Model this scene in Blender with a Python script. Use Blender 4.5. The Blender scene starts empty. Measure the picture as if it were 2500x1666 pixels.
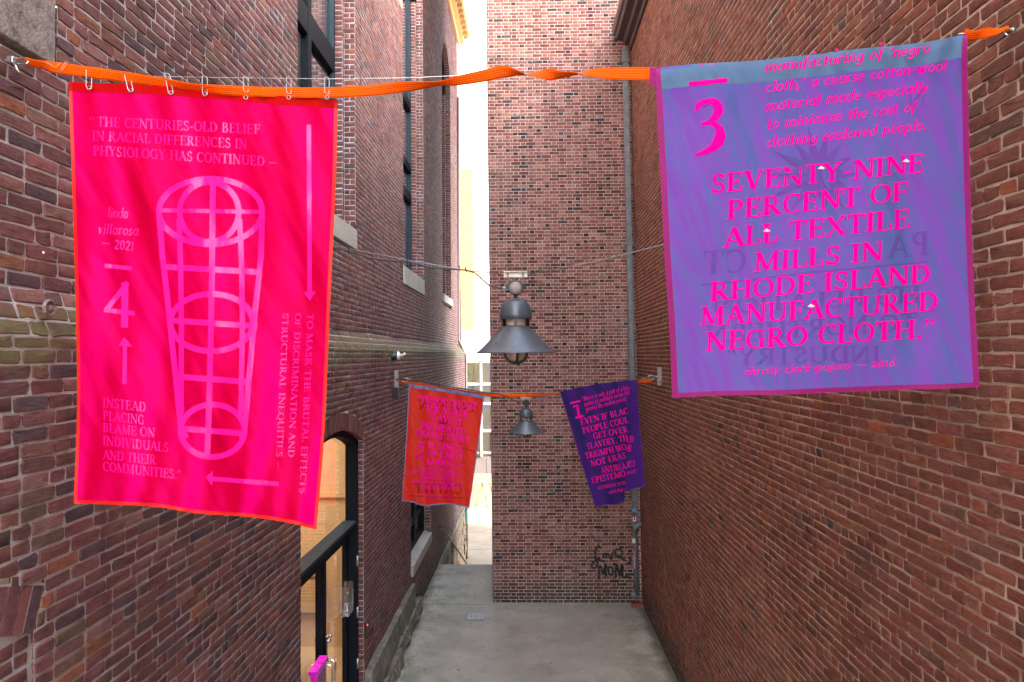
import bpy, bmesh, math, random
import numpy as np
from mathutils import Vector, Matrix
R = math.radians
PI = math.pi
SC = bpy.context.scene
COL = SC.collection

# ------------------------------------------------------------------ camera, sky, sun, exposure
cam_d = bpy.data.cameras.new('camera')
cam_d.sensor_width = 36.0
cam_d.lens = 24.0
cam_d.clip_start = 0.05
cam_d.clip_end = 2000
cam = bpy.data.objects.new('camera', cam_d)
COL.objects.link(cam)
CAM_M = Matrix.Rotation(R(1.37), 4, 'Z') @ Matrix.Rotation(R(90 + 1.2), 4, 'X') @ Matrix.Rotation(R(-0.4), 4, 'Z')
cam.matrix_world = CAM_M
SC.camera = cam

SUN_EL, SUN_AZ = 20.0, 60.0          # sun behind the camera to the right, 60 degrees off the alley
world = bpy.data.worlds.new('World')
SC.world = world
world.use_nodes = True
wn = world.node_tree
bg = wn.nodes['Background']
sky = wn.nodes.new('ShaderNodeTexSky')
sky.sky_type = 'NISHITA'
sky.sun_disc = False
sky.sun_elevation = R(SUN_EL)
sky.sun_rotation = R(180 - SUN_AZ)
sky.air_density = 1.3
sky.dust_density = 4.0
hs = wn.nodes.new('ShaderNodeHueSaturation')
hs.inputs['Saturation'].default_value = .55
wn.links.new(sky.outputs['Color'], hs.inputs['Color'])
wn.links.new(hs.outputs['Color'], bg.inputs['Color'])
bg.inputs['Strength'].default_value = 0.15

sun_d = bpy.data.lights.new('sun', 'SUN')
sun_d.energy = 2.0
sun_d.angle = R(0.5)
sun_d.color = (1.0, 0.86, 0.70)
sun = bpy.data.objects.new('sun', sun_d)
COL.objects.link(sun)
to_sun = Vector((math.sin(R(SUN_AZ)) * math.cos(R(SUN_EL)), -math.cos(R(SUN_AZ)) * math.cos(R(SUN_EL)), math.sin(R(SUN_EL))))
sun.rotation_euler = to_sun.to_track_quat('Z', 'Y').to_euler()
sun.location = (6, -6, 20)

SC.view_settings.view_transform = 'Standard'
SC.view_settings.look = 'None'
SC.view_settings.exposure = 4.05
SC.view_settings.gamma = 1.0
SC.view_settings.use_curve_mapping = False
SC.cycles.max_bounces = 8
SC.cycles.diffuse_bounces = 5
SC.cycles.glossy_bounces = 3
SC.cycles.transmission_bounces = 6
SC.cycles.transparent_max_bounces = 10

# ------------------------------------------------------------------ measuring helpers
F = 24.0 / 36.0 * 2500
_cr = CAM_M.to_3x3()
_cri = _cr.transposed()


def pt(px, py, Y=None, X=None, Z=None):
    """point of the place on the sight line of a measured photograph position, at a surveyed distance"""
    d = _cr @ Vector(((px - 1250) / F, -(py - 833) / F, -1.0))
    if Y is not None:
        return d * (Y / d.y)
    if X is not None:
        return d * (X / d.x)
    return d * (Z / d.z)


def proj(p):
    q = _cri @ Vector(p)
    if q.z > -0.05:
        return None
    return (1250 + F * q.x / -q.z, 833 - F * q.y / -q.z, -q.z)


# ------------------------------------------------------------------ object helpers
def tag(o, label=None, cat=None, group=None, kind=None):
    if label: o['label'] = label
    if cat: o['category'] = cat
    if group: o['group'] = group
    if kind: o['kind'] = kind
    return o


def thing(name, label, cat, loc=(0, 0, 0), group=None):
    o = bpy.data.objects.new(name, None)
    o.empty_display_size = 0.2
    COL.objects.link(o)
    o.location = loc
    return tag(o, label, cat, group)


def link(name, me, parent=None, mats=()):
    o = bpy.data.objects.new(name, me)
    COL.objects.link(o)
    for m in (mats if isinstance(mats, (list, tuple)) else [mats]):
        me.materials.append(m)
    if parent is not None:
        o.parent = parent
        o.matrix_parent_inverse = Matrix.Translation(-parent.location) if parent.type == 'EMPTY' else Matrix.Identity(4)
    return o


class MB:
    """collects shapes into one mesh"""
    def __init__(s):
        s.v = []; s.f = []; s.uv = None

    def add(s, vs, fs):
        n = len(s.v)
        s.v += [tuple(v) for v in vs]
        s.f += [tuple(i + n for i in f) for f in fs]
        return s

    def box(s, a, b):
        x0, y0, z0 = [min(a[i], b[i]) for i in range(3)]
        x1, y1, z1 = [max(a[i], b[i]) for i in range(3)]
        vs = [(x0, y0, z0), (x1, y0, z0), (x1, y1, z0), (x0, y1, z0), (x0, y0, z1), (x1, y0, z1), (x1, y1, z1), (x0, y1, z1)]
        return s.add(vs, [(0, 3, 2, 1), (4, 5, 6, 7), (0, 1, 5, 4), (1, 2, 6, 5), (2, 3, 7, 6), (3, 0, 4, 7)])

    def obox(s, c, ax, half):
        """box with centre c, axes ax (three vectors), half sizes"""
        c = Vector(c)
        vs = []
        for k in (-1, 1):
            for i, j in ((-1, -1), (1, -1), (1, 1), (-1, 1)):
                vs.append(c + ax[0] * (i * half[0]) + ax[1] * (j * half[1]) + ax[2] * (k * half[2]))
        return s.add(vs, [(0, 3, 2, 1), (4, 5, 6, 7), (0, 1, 5, 4), (1, 2, 6, 5), (2, 3, 7, 6), (3, 0, 4, 7)])

    def quad(s, a, b, c, d):
        return s.add([a, b, c, d], [(0, 1, 2, 3)])

    def tube(s, pts, r, n=8, cap=True, closed=False):
        pts = [Vector(p) for p in pts]
        k = len(pts)
        rings = []
        up = None
        for i, p in enumerate(pts):
            if closed:
                t = pts[(i + 1) % k] - pts[i - 1]
            else:
                t = pts[min(i + 1, k - 1)] - pts[max(i - 1, 0)]
            t.normalize()
            if up is None:
                up = Vector((0, 0, 1)) if abs(t.z) < .9 else Vector((0, 1, 0))
            a = up - t * up.dot(t)
            a.normalize()
            up = a
            b = t.cross(a)
            rr = r[i] if isinstance(r, (list, tuple)) else r
            rings.append([p + (a * math.cos(2 * PI * j / n) + b * math.sin(2 * PI * j / n)) * rr for j in range(n)])
        vs = [v for ring in rings for v in ring]
        fs = []
        for i in range(k if closed else k - 1):
            for j in range(n):
                i2 = (i + 1) % k
                fs.append((i * n + j, i * n + (j + 1) % n, i2 * n + (j + 1) % n, i2 * n + j))
        if cap and not closed:
            fs.append(tuple(range(n - 1, -1, -1)))
            fs.append(tuple((k - 1) * n + j for j in range(n)))
        return s.add(vs, fs)

    def lathe(s, prof, c=(0, 0, 0), n=32, ax='Z'):
        vs = []
        for (r, h) in prof:
            for j in range(n):
                a = 2 * PI * j / n
                if ax == 'Z':
                    vs.append((c[0] + r * math.cos(a), c[1] + r * math.sin(a), c[2] + h))
                elif ax == 'Y':
                    vs.append((c[0] + r * math.cos(a), c[1] + h, c[2] + r * math.sin(a)))
                else:
                    vs.append((c[0] + h, c[1] + r * math.cos(a), c[2] + r * math.sin(a)))
        fs = []
        for i in range(len(prof) - 1):
            for j in range(n):
                fs.append((i * n + j, i * n + (j + 1) % n, (i + 1) * n + (j + 1) % n, (i + 1) * n + j))
        return s.add(vs, fs)

    def build(s, name, m, parent=None, smooth=False, bevel=0):
        me = bpy.data.meshes.new(name)
        me.from_pydata(s.v, [], s.f)
        if bevel:
            bm = bmesh.new(); bm.from_mesh(me)
            bmesh.ops.bevel(bm, geom=bm.edges[:], offset=bevel, segments=2, profile=.5, affect='EDGES', clamp_overlap=True)
            bm.to_mesh(me); bm.free()
        if smooth:
            me.polygons.foreach_set('use_smooth', [True] * len(me.polygons))
        return link(name, me, parent, m)


# ------------------------------------------------------------------ materials
def nodes(name):
    m = bpy.data.materials.new(name)
    m.use_nodes = True
    nt = m.node_tree
    return m, nt, nt.nodes['Principled BSDF'], nt.nodes['Material Output']


class G:
    """tiny node-graph helper"""
    def __init__(s, nt): s.nt = nt

    def n(s, t, **kw):
        nd = s.nt.nodes.new('ShaderNode' + t)
        for k, v in kw.items(): setattr(nd, k, v)
        return nd

    def l(s, a, b): s.nt.links.new(a, b)

    def pos(s):
        return s.n('NewGeometry').outputs['Position']

    def noise(s, vec, scale, detail=4, rough=.55, out='Fac'):
        nd = s.n('TexNoise')
        nd.inputs['Scale'].default_value = scale
        nd.inputs['Detail'].default_value = detail
        nd.inputs['Roughness'].default_value = rough
        if vec is not None: s.l(vec, nd.inputs['Vector'])
        return nd.outputs[out]

    def mapv(s, vec, scale=(1, 1, 1), loc=(0, 0, 0)):
        nd = s.n('Mapping')
        nd.inputs['Scale'].default_value = scale
        nd.inputs['Location'].default_value = loc
        s.l(vec, nd.inputs['Vector'])
        return nd.outputs['Vector']

    def ramp(s, fac, stops):
        nd = s.n('ValToRGB')
        cr = nd.color_ramp
        while len(cr.elements) < len(stops): cr.elements.new(.5)
        for e, (p, c) in zip(cr.elements, stops):
            e.position = p
            e.color = (c, c, c, 1) if isinstance(c, (int, float)) else (*c, 1)
        s.l(fac, nd.inputs['Fac'])
        return nd.outputs['Color']

    def mix(s, fac, a, b, mode='MIX'):
        nd = s.n('MixRGB', blend_type=mode)
        for k, v in (('Fac', fac), ('Color1', a), ('Color2', b)):
            if isinstance(v, (int, float)):
                nd.inputs[k].default_value = v if k == 'Fac' else (v, v, v, 1)
            elif isinstance(v, tuple):
                nd.inputs[k].default_value = (*v, 1)
            else:
                s.l(v, nd.inputs[k])
        return nd.outputs['Color']

    def math(s, op, a, b=0.0):
        nd = s.n('Math', operation=op)
        for i, v in enumerate((a, b)):
            if isinstance(v, (int, float)): nd.inputs[i].default_value = v
            else: s.l(v, nd.inputs[i])
        return nd.outputs[0]

    def bump(s, h, strength, dist, normal=None):
        nd = s.n('Bump')
        nd.inputs['Strength'].default_value = strength
        nd.inputs['Distance'].default_value = dist
        s.l(h, nd.inputs['Height'])
        if normal is not None: s.l(normal, nd.inputs['Normal'])
        return nd.outputs['Normal']


def plain(name, col, rough=.5, metal=0.0, bump=None, var=.15, vscale=6, spec=.5, coat=0.0):
    m, nt, p, out = nodes(name)
    g = G(nt)
    P = g.pos()
    c = g.mix(g.noise(P, vscale, 6), tuple(x * (1 - var) for x in col), tuple(min(1, x * (1 + var)) for x in col))
    g.l(c, p.inputs['Base Color'])
    p.inputs['Roughness'].default_value = rough
    p.inputs['Metallic'].default_value = metal
    p.inputs['Specular IOR Level'].default_value = spec
    p.inputs['Coat Weight'].default_value = coat
    rr = g.ramp(g.noise(P, vscale * 5, 4), [(.3, max(0, rough - .1)), (.7, min(1, rough + .12))])
    g.l(rr, p.inputs['Roughness'])
    if bump:
        g.l(g.bump(g.noise(P, bump[0], 5), bump[1], bump[2]), p.inputs['Normal'])
    return m


def brick_mat(name, source, efflo=.25, moss=False, grime=.5, whitescale=1.3):
    m, nt, p, out = nodes(name)
    g = G(nt)
    P = g.pos()
    if source == 'attr':
        a = g.n('Attribute', attribute_name='bcol'); base = a.outputs['Color']
    else:
        a = g.n('ObjectInfo'); base = a.outputs['Color']
    blot = g.ramp(g.noise(P, 22, 5, .65), [(.30, .66), (.52, 1.0), (.75, 1.22)])
    c = g.mix(1.0, base, blot, 'MULTIPLY')
    grain = g.ramp(g.noise(P, 160, 3, .6), [(.3, .80), (.7, 1.16)])
    c = g.mix(1.0, c, grain, 'MULTIPLY')
    # chipped lighter sand face
    c = g.mix(g.ramp(g.noise(P, 45, 4, .7), [(.60, 0.0), (.78, .18)]), c, (.32, .14, .10))
    # white bloom in drifting patches
    wf = g.math('MULTIPLY', g.ramp(g.noise(P, whitescale, 4, .6), [(.50, 0.0), (.75, 1.0)]), g.ramp(g.noise(P, 35, 4, .7), [(.45, 0.0), (.75, 1.0)]))
    c = g.mix(g.math('MULTIPLY', wf, efflo), c, (.52, .48, .46))
    # soot running down
    st = g.ramp(g.noise(g.mapv(P, (3.0, 3.0, .35)), 1.6, 4, .6), [(.52, 0.0), (.75, 1.0)])
    c = g.mix(g.math('MULTIPLY', st, grime), c, g.mix(1.0, c, (.42, .42, .44), 'MULTIPLY'))
    # drag marks and drift of tone over the wall
    c = g.mix(1.0, c, g.ramp(g.noise(g.mapv(P, (14, 14, 95)), 1.0, 5, .7), [(.28, .70), (.5, 1.0), (.72, 1.18)]), 'MULTIPLY')
    c = g.mix(1.0, c, g.ramp(g.noise(P, .75, 4, .6), [(.32, .80), (.68, 1.16)]), 'MULTIPLY')
    # splash dirt along the ground
    sz = g.n('SeparateXYZ'); g.l(P, sz.inputs[0])
    zz_ = g.math('ADD', g.math('ADD', sz.outputs['Z'], 4.75), g.math('MULTIPLY', g.noise(P, 2.4, 4), -.45))
    c = g.mix(g.ramp(zz_, [(.0, .75), (.35, .0)]), c, (.045, .038, .030))
    # black pits
    vo = g.n('TexVoronoi', feature='F1'); vo.inputs['Scale'].default_value = 55; g.l(P, vo.inputs['Vector'])
    pit = g.ramp(vo.outputs['Distance'], [(.10, .25), (.17, 1.0)])
    pitm = g.mix(g.ramp(g.noise(P, 9, 2), [(.52, 0.0), (.60, 1.0)]), 1.0, pit)
    c = g.mix(1.0, c, pitm, 'MULTIPLY')
    if moss:
        sep = g.n('SeparateXYZ'); g.l(P, sep.inputs[0])
        z = g.math('ADD', sep.outputs['Z'], g.math('MULTIPLY', g.noise(P, 1.7, 4), .5))
        z = g.math('SUBTRACT', z, .16)
        band = g.ramp(g.math('ADD', g.math('MULTIPLY', z, .5), .5), [(.50, 0.0), (.56, 1.0), (.64, .9), (.70, 0.0)])
        f = g.math('MULTIPLY', band, g.ramp(g.noise(P, 9, 5, .7), [(.35, .35), (.60, .95)]))
        c = g.mix(g.math('MULTIPLY', f, moss), c, (.125, .130, .050))
    g.l(c, p.inputs['Base Color'])
    p.inputs['Roughness'].default_value = .88
    p.inputs['Specular IOR Level'].default_value = .25
    h = g.mix(.5, g.noise(P, 70, 5, .7), g.noise(P, 16, 4, .6))
    nrm = g.bump(g.mix(.5, h, g.noise(g.mapv(P, (14, 14, 95)), 1.0, 5, .7)), 1.0, .009)
    nrm = g.bump(pitm, .5, .003, nrm)
    g.l(nrm, p.inputs['Normal'])
    return m


def mortar_mat(name, col, col2, dark=(.13, .12, .12)):
    m, nt, p, out = nodes(name)
    g = G(nt)
    P = g.pos()
    c = g.mix(g.ramp(g.noise(P, 2.2, 5, .6), [(.35, 0.0), (.65, 1.0)]), col, col2)
    c = g.mix(g.ramp(g.noise(P, 5, 6, .7), [(.52, 0.0), (.80, .75)]), c, dark)
    c = g.mix(1.0, c, g.ramp(g.noise(P, 190, 3), [(.3, .72), (.7, 1.2)]), 'MULTIPLY')
    g.l(c, p.inputs['Base Color'])
    p.inputs['Roughness'].default_value = .95
    p.inputs['Specular IOR Level'].default_value = .15
    g.l(g.bump(g.mix(.5, g.noise(P, 110, 5, .7), g.noise(P, 30, 3)), 1.0, .008), p.inputs['Normal'])
    return m


def concrete_mat(name, col, moss=.5, joints=False):
    m, nt, p, out = nodes(name)
    g = G(nt)
    P = g.pos()
    c = g.mix(g.ramp(g.noise(P, .7, 5, .6), [(.35, 0.0), (.68, 1.0)]), tuple(x * .78 for x in col), tuple(x * 1.15 for x in col))
    c = g.mix(g.ramp(g.noise(P, 2.6, 6, .65), [(.52, 0.0), (.74, .55)]), c, tuple(x * .55 for x in col))
    c = g.mix(g.ramp(g.noise(P, 4.5, 5, .6), [(.62, 0.0), (.75, .30)]), c, (.24, .15, .10))
    c = g.mix(1.0, c, g.ramp(g.noise(P, 60, 5, .85), [(.25, .55), (.5, 1.0), (.75, 1.4)]), 'MULTIPLY')
    c = g.mix(g.ramp(g.noise(P, 30, 3, .6), [(.68, 0.0), (.74, .8)]), c, (.10, .09, .075))
    if moss:
        sep = g.n('SeparateXYZ'); g.l(P, sep.inputs[0])
        ax = g.math('ABSOLUTE', sep.outputs['X'])
        e = g.ramp(g.math('MULTIPLY', ax, .45), [(.45, 0.0), (.92, 1.0)])
        f = g.math('MULTIPLY', e, g.ramp(g.noise(P, 1.9, 5, .65), [(.42, 0.0), (.62, 1.0)]))
        c = g.mix(g.math('MULTIPLY', f, moss), c, (.115, .135, .075))
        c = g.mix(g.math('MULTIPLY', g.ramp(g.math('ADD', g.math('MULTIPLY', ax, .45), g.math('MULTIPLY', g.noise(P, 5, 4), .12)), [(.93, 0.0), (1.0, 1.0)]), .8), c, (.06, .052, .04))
    g.l(c, p.inputs['Base Color'])
    g.l(g.ramp(g.noise(P, 3, 4), [(.3, .62), (.7, .9)]), p.inputs['Roughness'])
    p.inputs['Specular IOR Level'].default_value = .35
    g.l(g.bump(g.noise(P, 90, 5, .75), .5, .004), p.inputs['Normal'])
    return m


def stone_mat(name, col, col2, moss=.4):
    m, nt, p, out = nodes(name)
    g = G(nt)
    P = g.pos()
    c = g.mix(g.ramp(g.noise(P, 5, 7, .7), [(.35, 0.0), (.65, 1.0)]), col, col2)
    c = g.mix(g.ramp(g.noise(P, 17, 6, .75), [(.45, 0.0), (.65, .85)]), c, tuple(x * .28 for x in col))
    c = g.mix(1.0, c, g.ramp(g.noise(P, 90, 3), [(.3, .7), (.7, 1.25)]), 'MULTIPLY')
    c = g.mix(g.math('MULTIPLY', g.ramp(g.noise(P, 3, 5), [(.45, 0.0), (.6, 1.0)]), moss), c, (.09, .11, .06))
    g.l(c, p.inputs['Base Color'])
    p.inputs['Roughness'].default_value = .9
    g.l(g.bump(g.mix(.5, g.noise(P, 14, 6, .7), g.noise(P, 55, 4, .7)), 1.0, .02), p.inputs['Normal'])
    return m


def glass_mat(name, tint=(.9, .95, .95), refl=.35):
    m, nt, p, out = nodes(name)
    g = G(nt)
    nt.nodes.remove(p)
    tr = g.n('BsdfTransparent'); tr.inputs['Color'].default_value = (*tint, 1)
    gl = g.n('BsdfGlossy'); gl.inputs['Roughness'].default_value = .015
    gl.inputs['Color'].default_value = (.95, .97, 1, 1)
    fr = g.n('Fresnel'); fr.inputs['IOR'].default_value = 1.52
    f = g.math('ADD', g.math('MULTIPLY', fr.outputs[0], 1.6), refl * .25)
    mx = g.n('MixShader')
    g.l(f, mx.inputs[0]); g.l(tr.outputs[0], mx.inputs[1]); g.l(gl.outputs[0], mx.inputs[2])
    g.l(mx.outputs[0], out.inputs['Surface'])
    return m


def cloth_mat(name, ca, cb, trans=.35, axis=(.75, -.1, .65), lo=-.25, hi=.45, sheen=.3, weave=900, tilt=30):
    """shot fabric: warp and weft of two colours, mixed along a fixed direction; lit and folded tones are put into the colour"""
    m, nt, p, out = nodes(name)
    g = G(nt)
    P = g.pos()
    mp = g.n('Mapping'); g.l(P, mp.inputs['Vector']); mp.inputs['Rotation'].default_value = (0, R(tilt), 0)
    mp2 = g.n('Mapping'); g.l(mp.outputs[0], mp2.inputs['Vector']); mp2.inputs['Scale'].default_value = (1.0, 1.0, .30)
    wr = g.bump(g.noise(mp2.outputs[0], 2.6, 3, .55), 1.0, .13)
    wr = g.bump(g.noise(mp2.outputs[0], 9, 3, .5), .45, .014, wr)
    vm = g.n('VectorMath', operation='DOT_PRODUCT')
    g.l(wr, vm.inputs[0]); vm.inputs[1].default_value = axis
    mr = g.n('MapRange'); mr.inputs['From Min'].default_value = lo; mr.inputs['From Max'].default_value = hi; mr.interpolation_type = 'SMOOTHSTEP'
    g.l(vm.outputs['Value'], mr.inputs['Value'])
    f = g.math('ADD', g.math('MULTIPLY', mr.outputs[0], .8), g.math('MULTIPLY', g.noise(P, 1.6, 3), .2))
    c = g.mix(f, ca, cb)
    c = g.mix(1.0, c, g.ramp(g.noise(P, weave, 2, .5), [(.3, .86), (.7, 1.12)]), 'MULTIPLY')
    g.l(c, p.inputs['Base Color'])
    p.inputs['Roughness'].default_value = .55
    p.inputs['Specular IOR Level'].default_value = .04
    p.inputs['Sheen Weight'].default_value = sheen * .05
    g.l(c, p.inputs['Sheen Tint'])
    g.l(wr, p.inputs['Normal'])
    tl = g.n('BsdfTranslucent'); g.l(c, tl.inputs['Color']); g.l(wr, tl.inputs['Normal'])
    mx = g.n('MixShader'); mx.inputs[0].default_value = trans
    g.l(p.outputs[0], mx.inputs[1]); g.l(tl.outputs[0], mx.inputs[2])
    g.l(mx.outputs[0], out.inputs['Surface'])
    return m


def strap_mat(name):
    m, nt, p, out = nodes(name)
    g = G(nt)
    uv = g.n('UVMap'); uv.uv_map = 'UVMap'
    sep = g.n('SeparateXYZ'); g.l(uv.outputs[0], sep.inputs[0])
    u, v = sep.outputs['X'], sep.outputs['Y']
    a = g.math('FRACT', g.math('MULTIPLY', v, 5.0))
    line = g.math('LESS_THAN', g.math('ABSOLUTE', g.math('SUBTRACT', a, .5)), .17)
    dash = g.math('LESS_THAN', g.math('FRACT', g.math('MULTIPLY', u, 95.0)), .68)
    f = g.math('MULTIPLY', g.math('MULTIPLY', line, dash), .85)
    c = g.mix(g.noise(g.pos(), 14, 3), (1.0, .105, .001), (1.0, .17, .002))
    c = g.mix(f, c, (.30, .03, .006))
    g.l(c, p.inputs['Base Color'])
    p.inputs['Roughness'].default_value = .7
    p.inputs['Specular IOR Level'].default_value = .1
    rib = g.n('TexWave'); rib.inputs['Scale'].default_value = 60
    g.l(uv.outputs[0], rib.inputs['Vector'])
    g.l(g.bump(rib.outputs['Fac'], .3, .001), p.inputs['Normal'])
    tl = g.n('BsdfTranslucent'); g.l(c, tl.inputs['Color'])
    mx = g.n('MixShader'); mx.inputs[0].default_value = .2
    g.l(p.outputs[0], mx.inputs[1]); g.l(tl.outputs[0], mx.inputs[2])
    g.l(mx.outputs[0], out.inputs['Surface'])
    return m


def emit_mat(name, col, strength):
    m, nt, p, out = nodes(name)
    p.inputs['Base Color'].default_value = (*col, 1)
    p.inputs['Emission Color'].default_value = (*col, 1)
    p.inputs['Emission Strength'].default_value = strength
    return m


M = {}
M['brickL'] = brick_mat('left_brick_joined', 'attr', .12, moss=.9)
M['brickLs'] = brick_mat('left_brick_single', 'obj', .12, moss=.9)
M['brickR'] = brick_mat('right_brick_joined', 'attr', .05, grime=.45)
M['brickRs'] = brick_mat('right_brick_single', 'obj', .05, grime=.45)
M['brickT'] = brick_mat('tower_brick_joined', 'attr', .55, grime=.35, whitescale=1.1)
M['brickTs'] = brick_mat('tower_brick_single', 'obj', .55, grime=.35, whitescale=1.1)
M['mortarL'] = mortar_mat('left_mortar', (.42, .41, .45), (.35, .30, .27))
M['mortarR'] = mortar_mat('right_mortar', (.55, .43, .35), (.43, .34, .27))
M['mortarT'] = mortar_mat('tower_mortar', (.52, .455, .42), (.42, .37, .33))
M['concrete'] = concrete_mat('alley_concrete', (.37, .35, .31), .75)
M['pave'] = concrete_mat('street_concrete', (.20, .165, .125), 0)
M['granite'] = stone_mat('granite', (.30, .29, .26), (.11, .08, .055), .5)
M['rubble'] = stone_mat('rubble', (.17, .12, .08), (.30, .22, .15), .3)
M['sill'] = concrete_mat('cast_sill', (.38, .365, .335), 0)
M['brownstone'] = stone_mat('brownstone', (.26, .22, .20), (.22, .18, .17), .05)
M['frame'] = plain('black_blue_frame', (.0065, .0095, .015), .6, .0, vscale=9, spec=.10)
M['frame_hi'] = plain('blue_grey_frame', (.022, .036, .052), .6, .0, vscale=9, spec=.12)
M['glass'] = glass_mat('window_glass', (.9, .95, .95), 1.1)
M['glass_door'] = glass_mat('door_glass', (.90, .89, .86), .32)
M['room'] = plain('room_plaster', (.70, .52, .32), .8)
M['room_up'] = plain('upper_room_plaster', (.62, .60, .56), .8)
M['steel'] = plain('galvanised_steel', (.48, .50, .53), .32, .9, (40, .2, .002))
M['chrome'] = plain('chrome', (.75, .75, .76), .12, 1.0)
M['zinc'] = plain('weathered_zinc', (.15, .165, .18), .62, .3, (30, .5, .004), var=.6, vscale=9)
M['bronze'] = plain('bronze_rail', (.10, .062, .045), .35, .8)
M['copper'] = plain('dark_eave_metal', (.075, .058, .058), .45, .3, (12, .3, .004), var=.35, vscale=3)
M['lamp'] = plain('lamp_metal', (.085, .105, .13), .36, .35, (220, .08, .001), var=.10, vscale=5)
M['lampdark'] = plain('lamp_black', (.022, .024, .028), .35, .3)
M['white'] = plain('white_paint', (.80, .80, .80), .35)
M['lens'] = plain('ribbed_lens', (.46, .40, .34), .12, .2, (60, .6, .004))
M['sensor'] = plain('speckled_disc', (.30, .26, .26), .5, .0, (120, .6, .002), var=.35, vscale=150)
M['cable'] = plain('black_cable', (.035, .028, .03), .45)
M['wire'] = plain('grey_wire', (.16, .15, .17), .35, .6)
M['strap'] = strap_mat('orange_webbing')
M['thread'] = plain('pale_thread', (.9, .55, .3), .6)
M['magenta'] = plain('magenta_paint', (.72, .005, .62), .30, coat=.3)
M['plum'] = plain('plum_panel', (.22, .07, .17), .35)
M['black'] = plain('black_plastic', (.015, .015, .017), .4)
M['graffiti'] = plain('graffiti_paint', (.012, .012, .014), .55, var=.5, vscale=30)
M['dark'] = plain('dark_void', (.012, .010, .010), .9)

# ================================================================== BRICKWORK
rng = random.Random(11)
PAL = {
    'L': [(.42, (.170, .066, .065)), (.22, (.143, .059, .062)), (.10, (.100, .056, .066)), (.12, (.200, .083, .073)), (.05, (.142, .080, .066)), (.02, (.24, .088, .056)), (.07, (.208, .100, .095))],
    'R': [(.48, (.225, .076, .052)), (.26, (.200, .072, .053)), (.16, (.235, .090, .064)), (.03, (.28, .080, .040)), (.06, (.165, .072, .060)), (.01, (.08, .050, .053))],
    'T': [(.30, (.225, .085, .076)), (.26, (.275, .120, .106)), (.17, (.170, .055, .050)), (.08, (.33, .165, .145)), (.04, (.055, .040, .044)), (.15, (.30, .130, .105))],
}


def pick(pal, header=False):
    if pal == 'T' and header and rng.random() < .12:
        c = (.040, .032, .037)
    else:
        x = rng.random(); c = PAL[pal][0][1]
        for w, cc in PAL[pal]:
            x -= w
            if x <= 0: c = cc; break
    k = rng.uniform(.74, 1.06)
    return (c[0] * k, c[1] * k * rng.uniform(.92, 1.08), c[2] * k * rng.uniform(.92, 1.08))


class Opening:
    def __init__(s, u0, u1, vb, vs, rise, ring, extra_b=0.0, extra_u=0.0):
        s.u0, s.u1, s.vb, s.vs, s.rise, s.ring = u0, u1, vb, vs, rise, ring
        s.eb, s.eu = extra_b, extra_u     # sill below, sill overhang at the sides
        s.c = (u1 - u0) / 2; s.uc = (u0 + u1) / 2
        s.R = (s.c ** 2 + rise ** 2) / (2 * rise)
        s.vc = vs + rise - s.R
        s.th = math.asin(min(1, s.c / s.R))

    def block(s, v):
        if v < s.vb - s.eb: return None
        if v < s.vb: return (s.u0 - s.eu, s.u1 + s.eu)
        if v < s.vs: return (s.u0, s.u1)
        Ro = s.R + s.ring
        vf = s.vc + Ro * math.cos(s.th)
        if v < vf: b = (v - s.vc) * math.tan(s.th)
        elif v < s.vc + Ro: b = math.sqrt(max(0, Ro * Ro - (v - s.vc) ** 2))
        else: return None
        return (s.uc - b, s.uc + b)


class Plane:
    def __init__(s, O, U, V, N):
        s.O, s.U, s.V, s.N = Vector(O), Vector(U).normalized(), Vector(V).normalized(), Vector(N).normalized()

    def p(s, u, v, n=0.0):
        return s.O + s.U * u + s.V * v + s.N * n


def intervals(u0, u1, v, ops):
    iv = [(u0, u1)]
    for o in ops:
        b = o.block(v)
        if not b: continue
        nx = []
        for a, c in iv:
            if b[1] <= a or b[0] >= c: nx.append((a, c)); continue
            if b[0] > a: nx.append((a, b[0]))
            if b[1] < c: nx.append((b[1], c))
        iv = nx
    return iv


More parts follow.
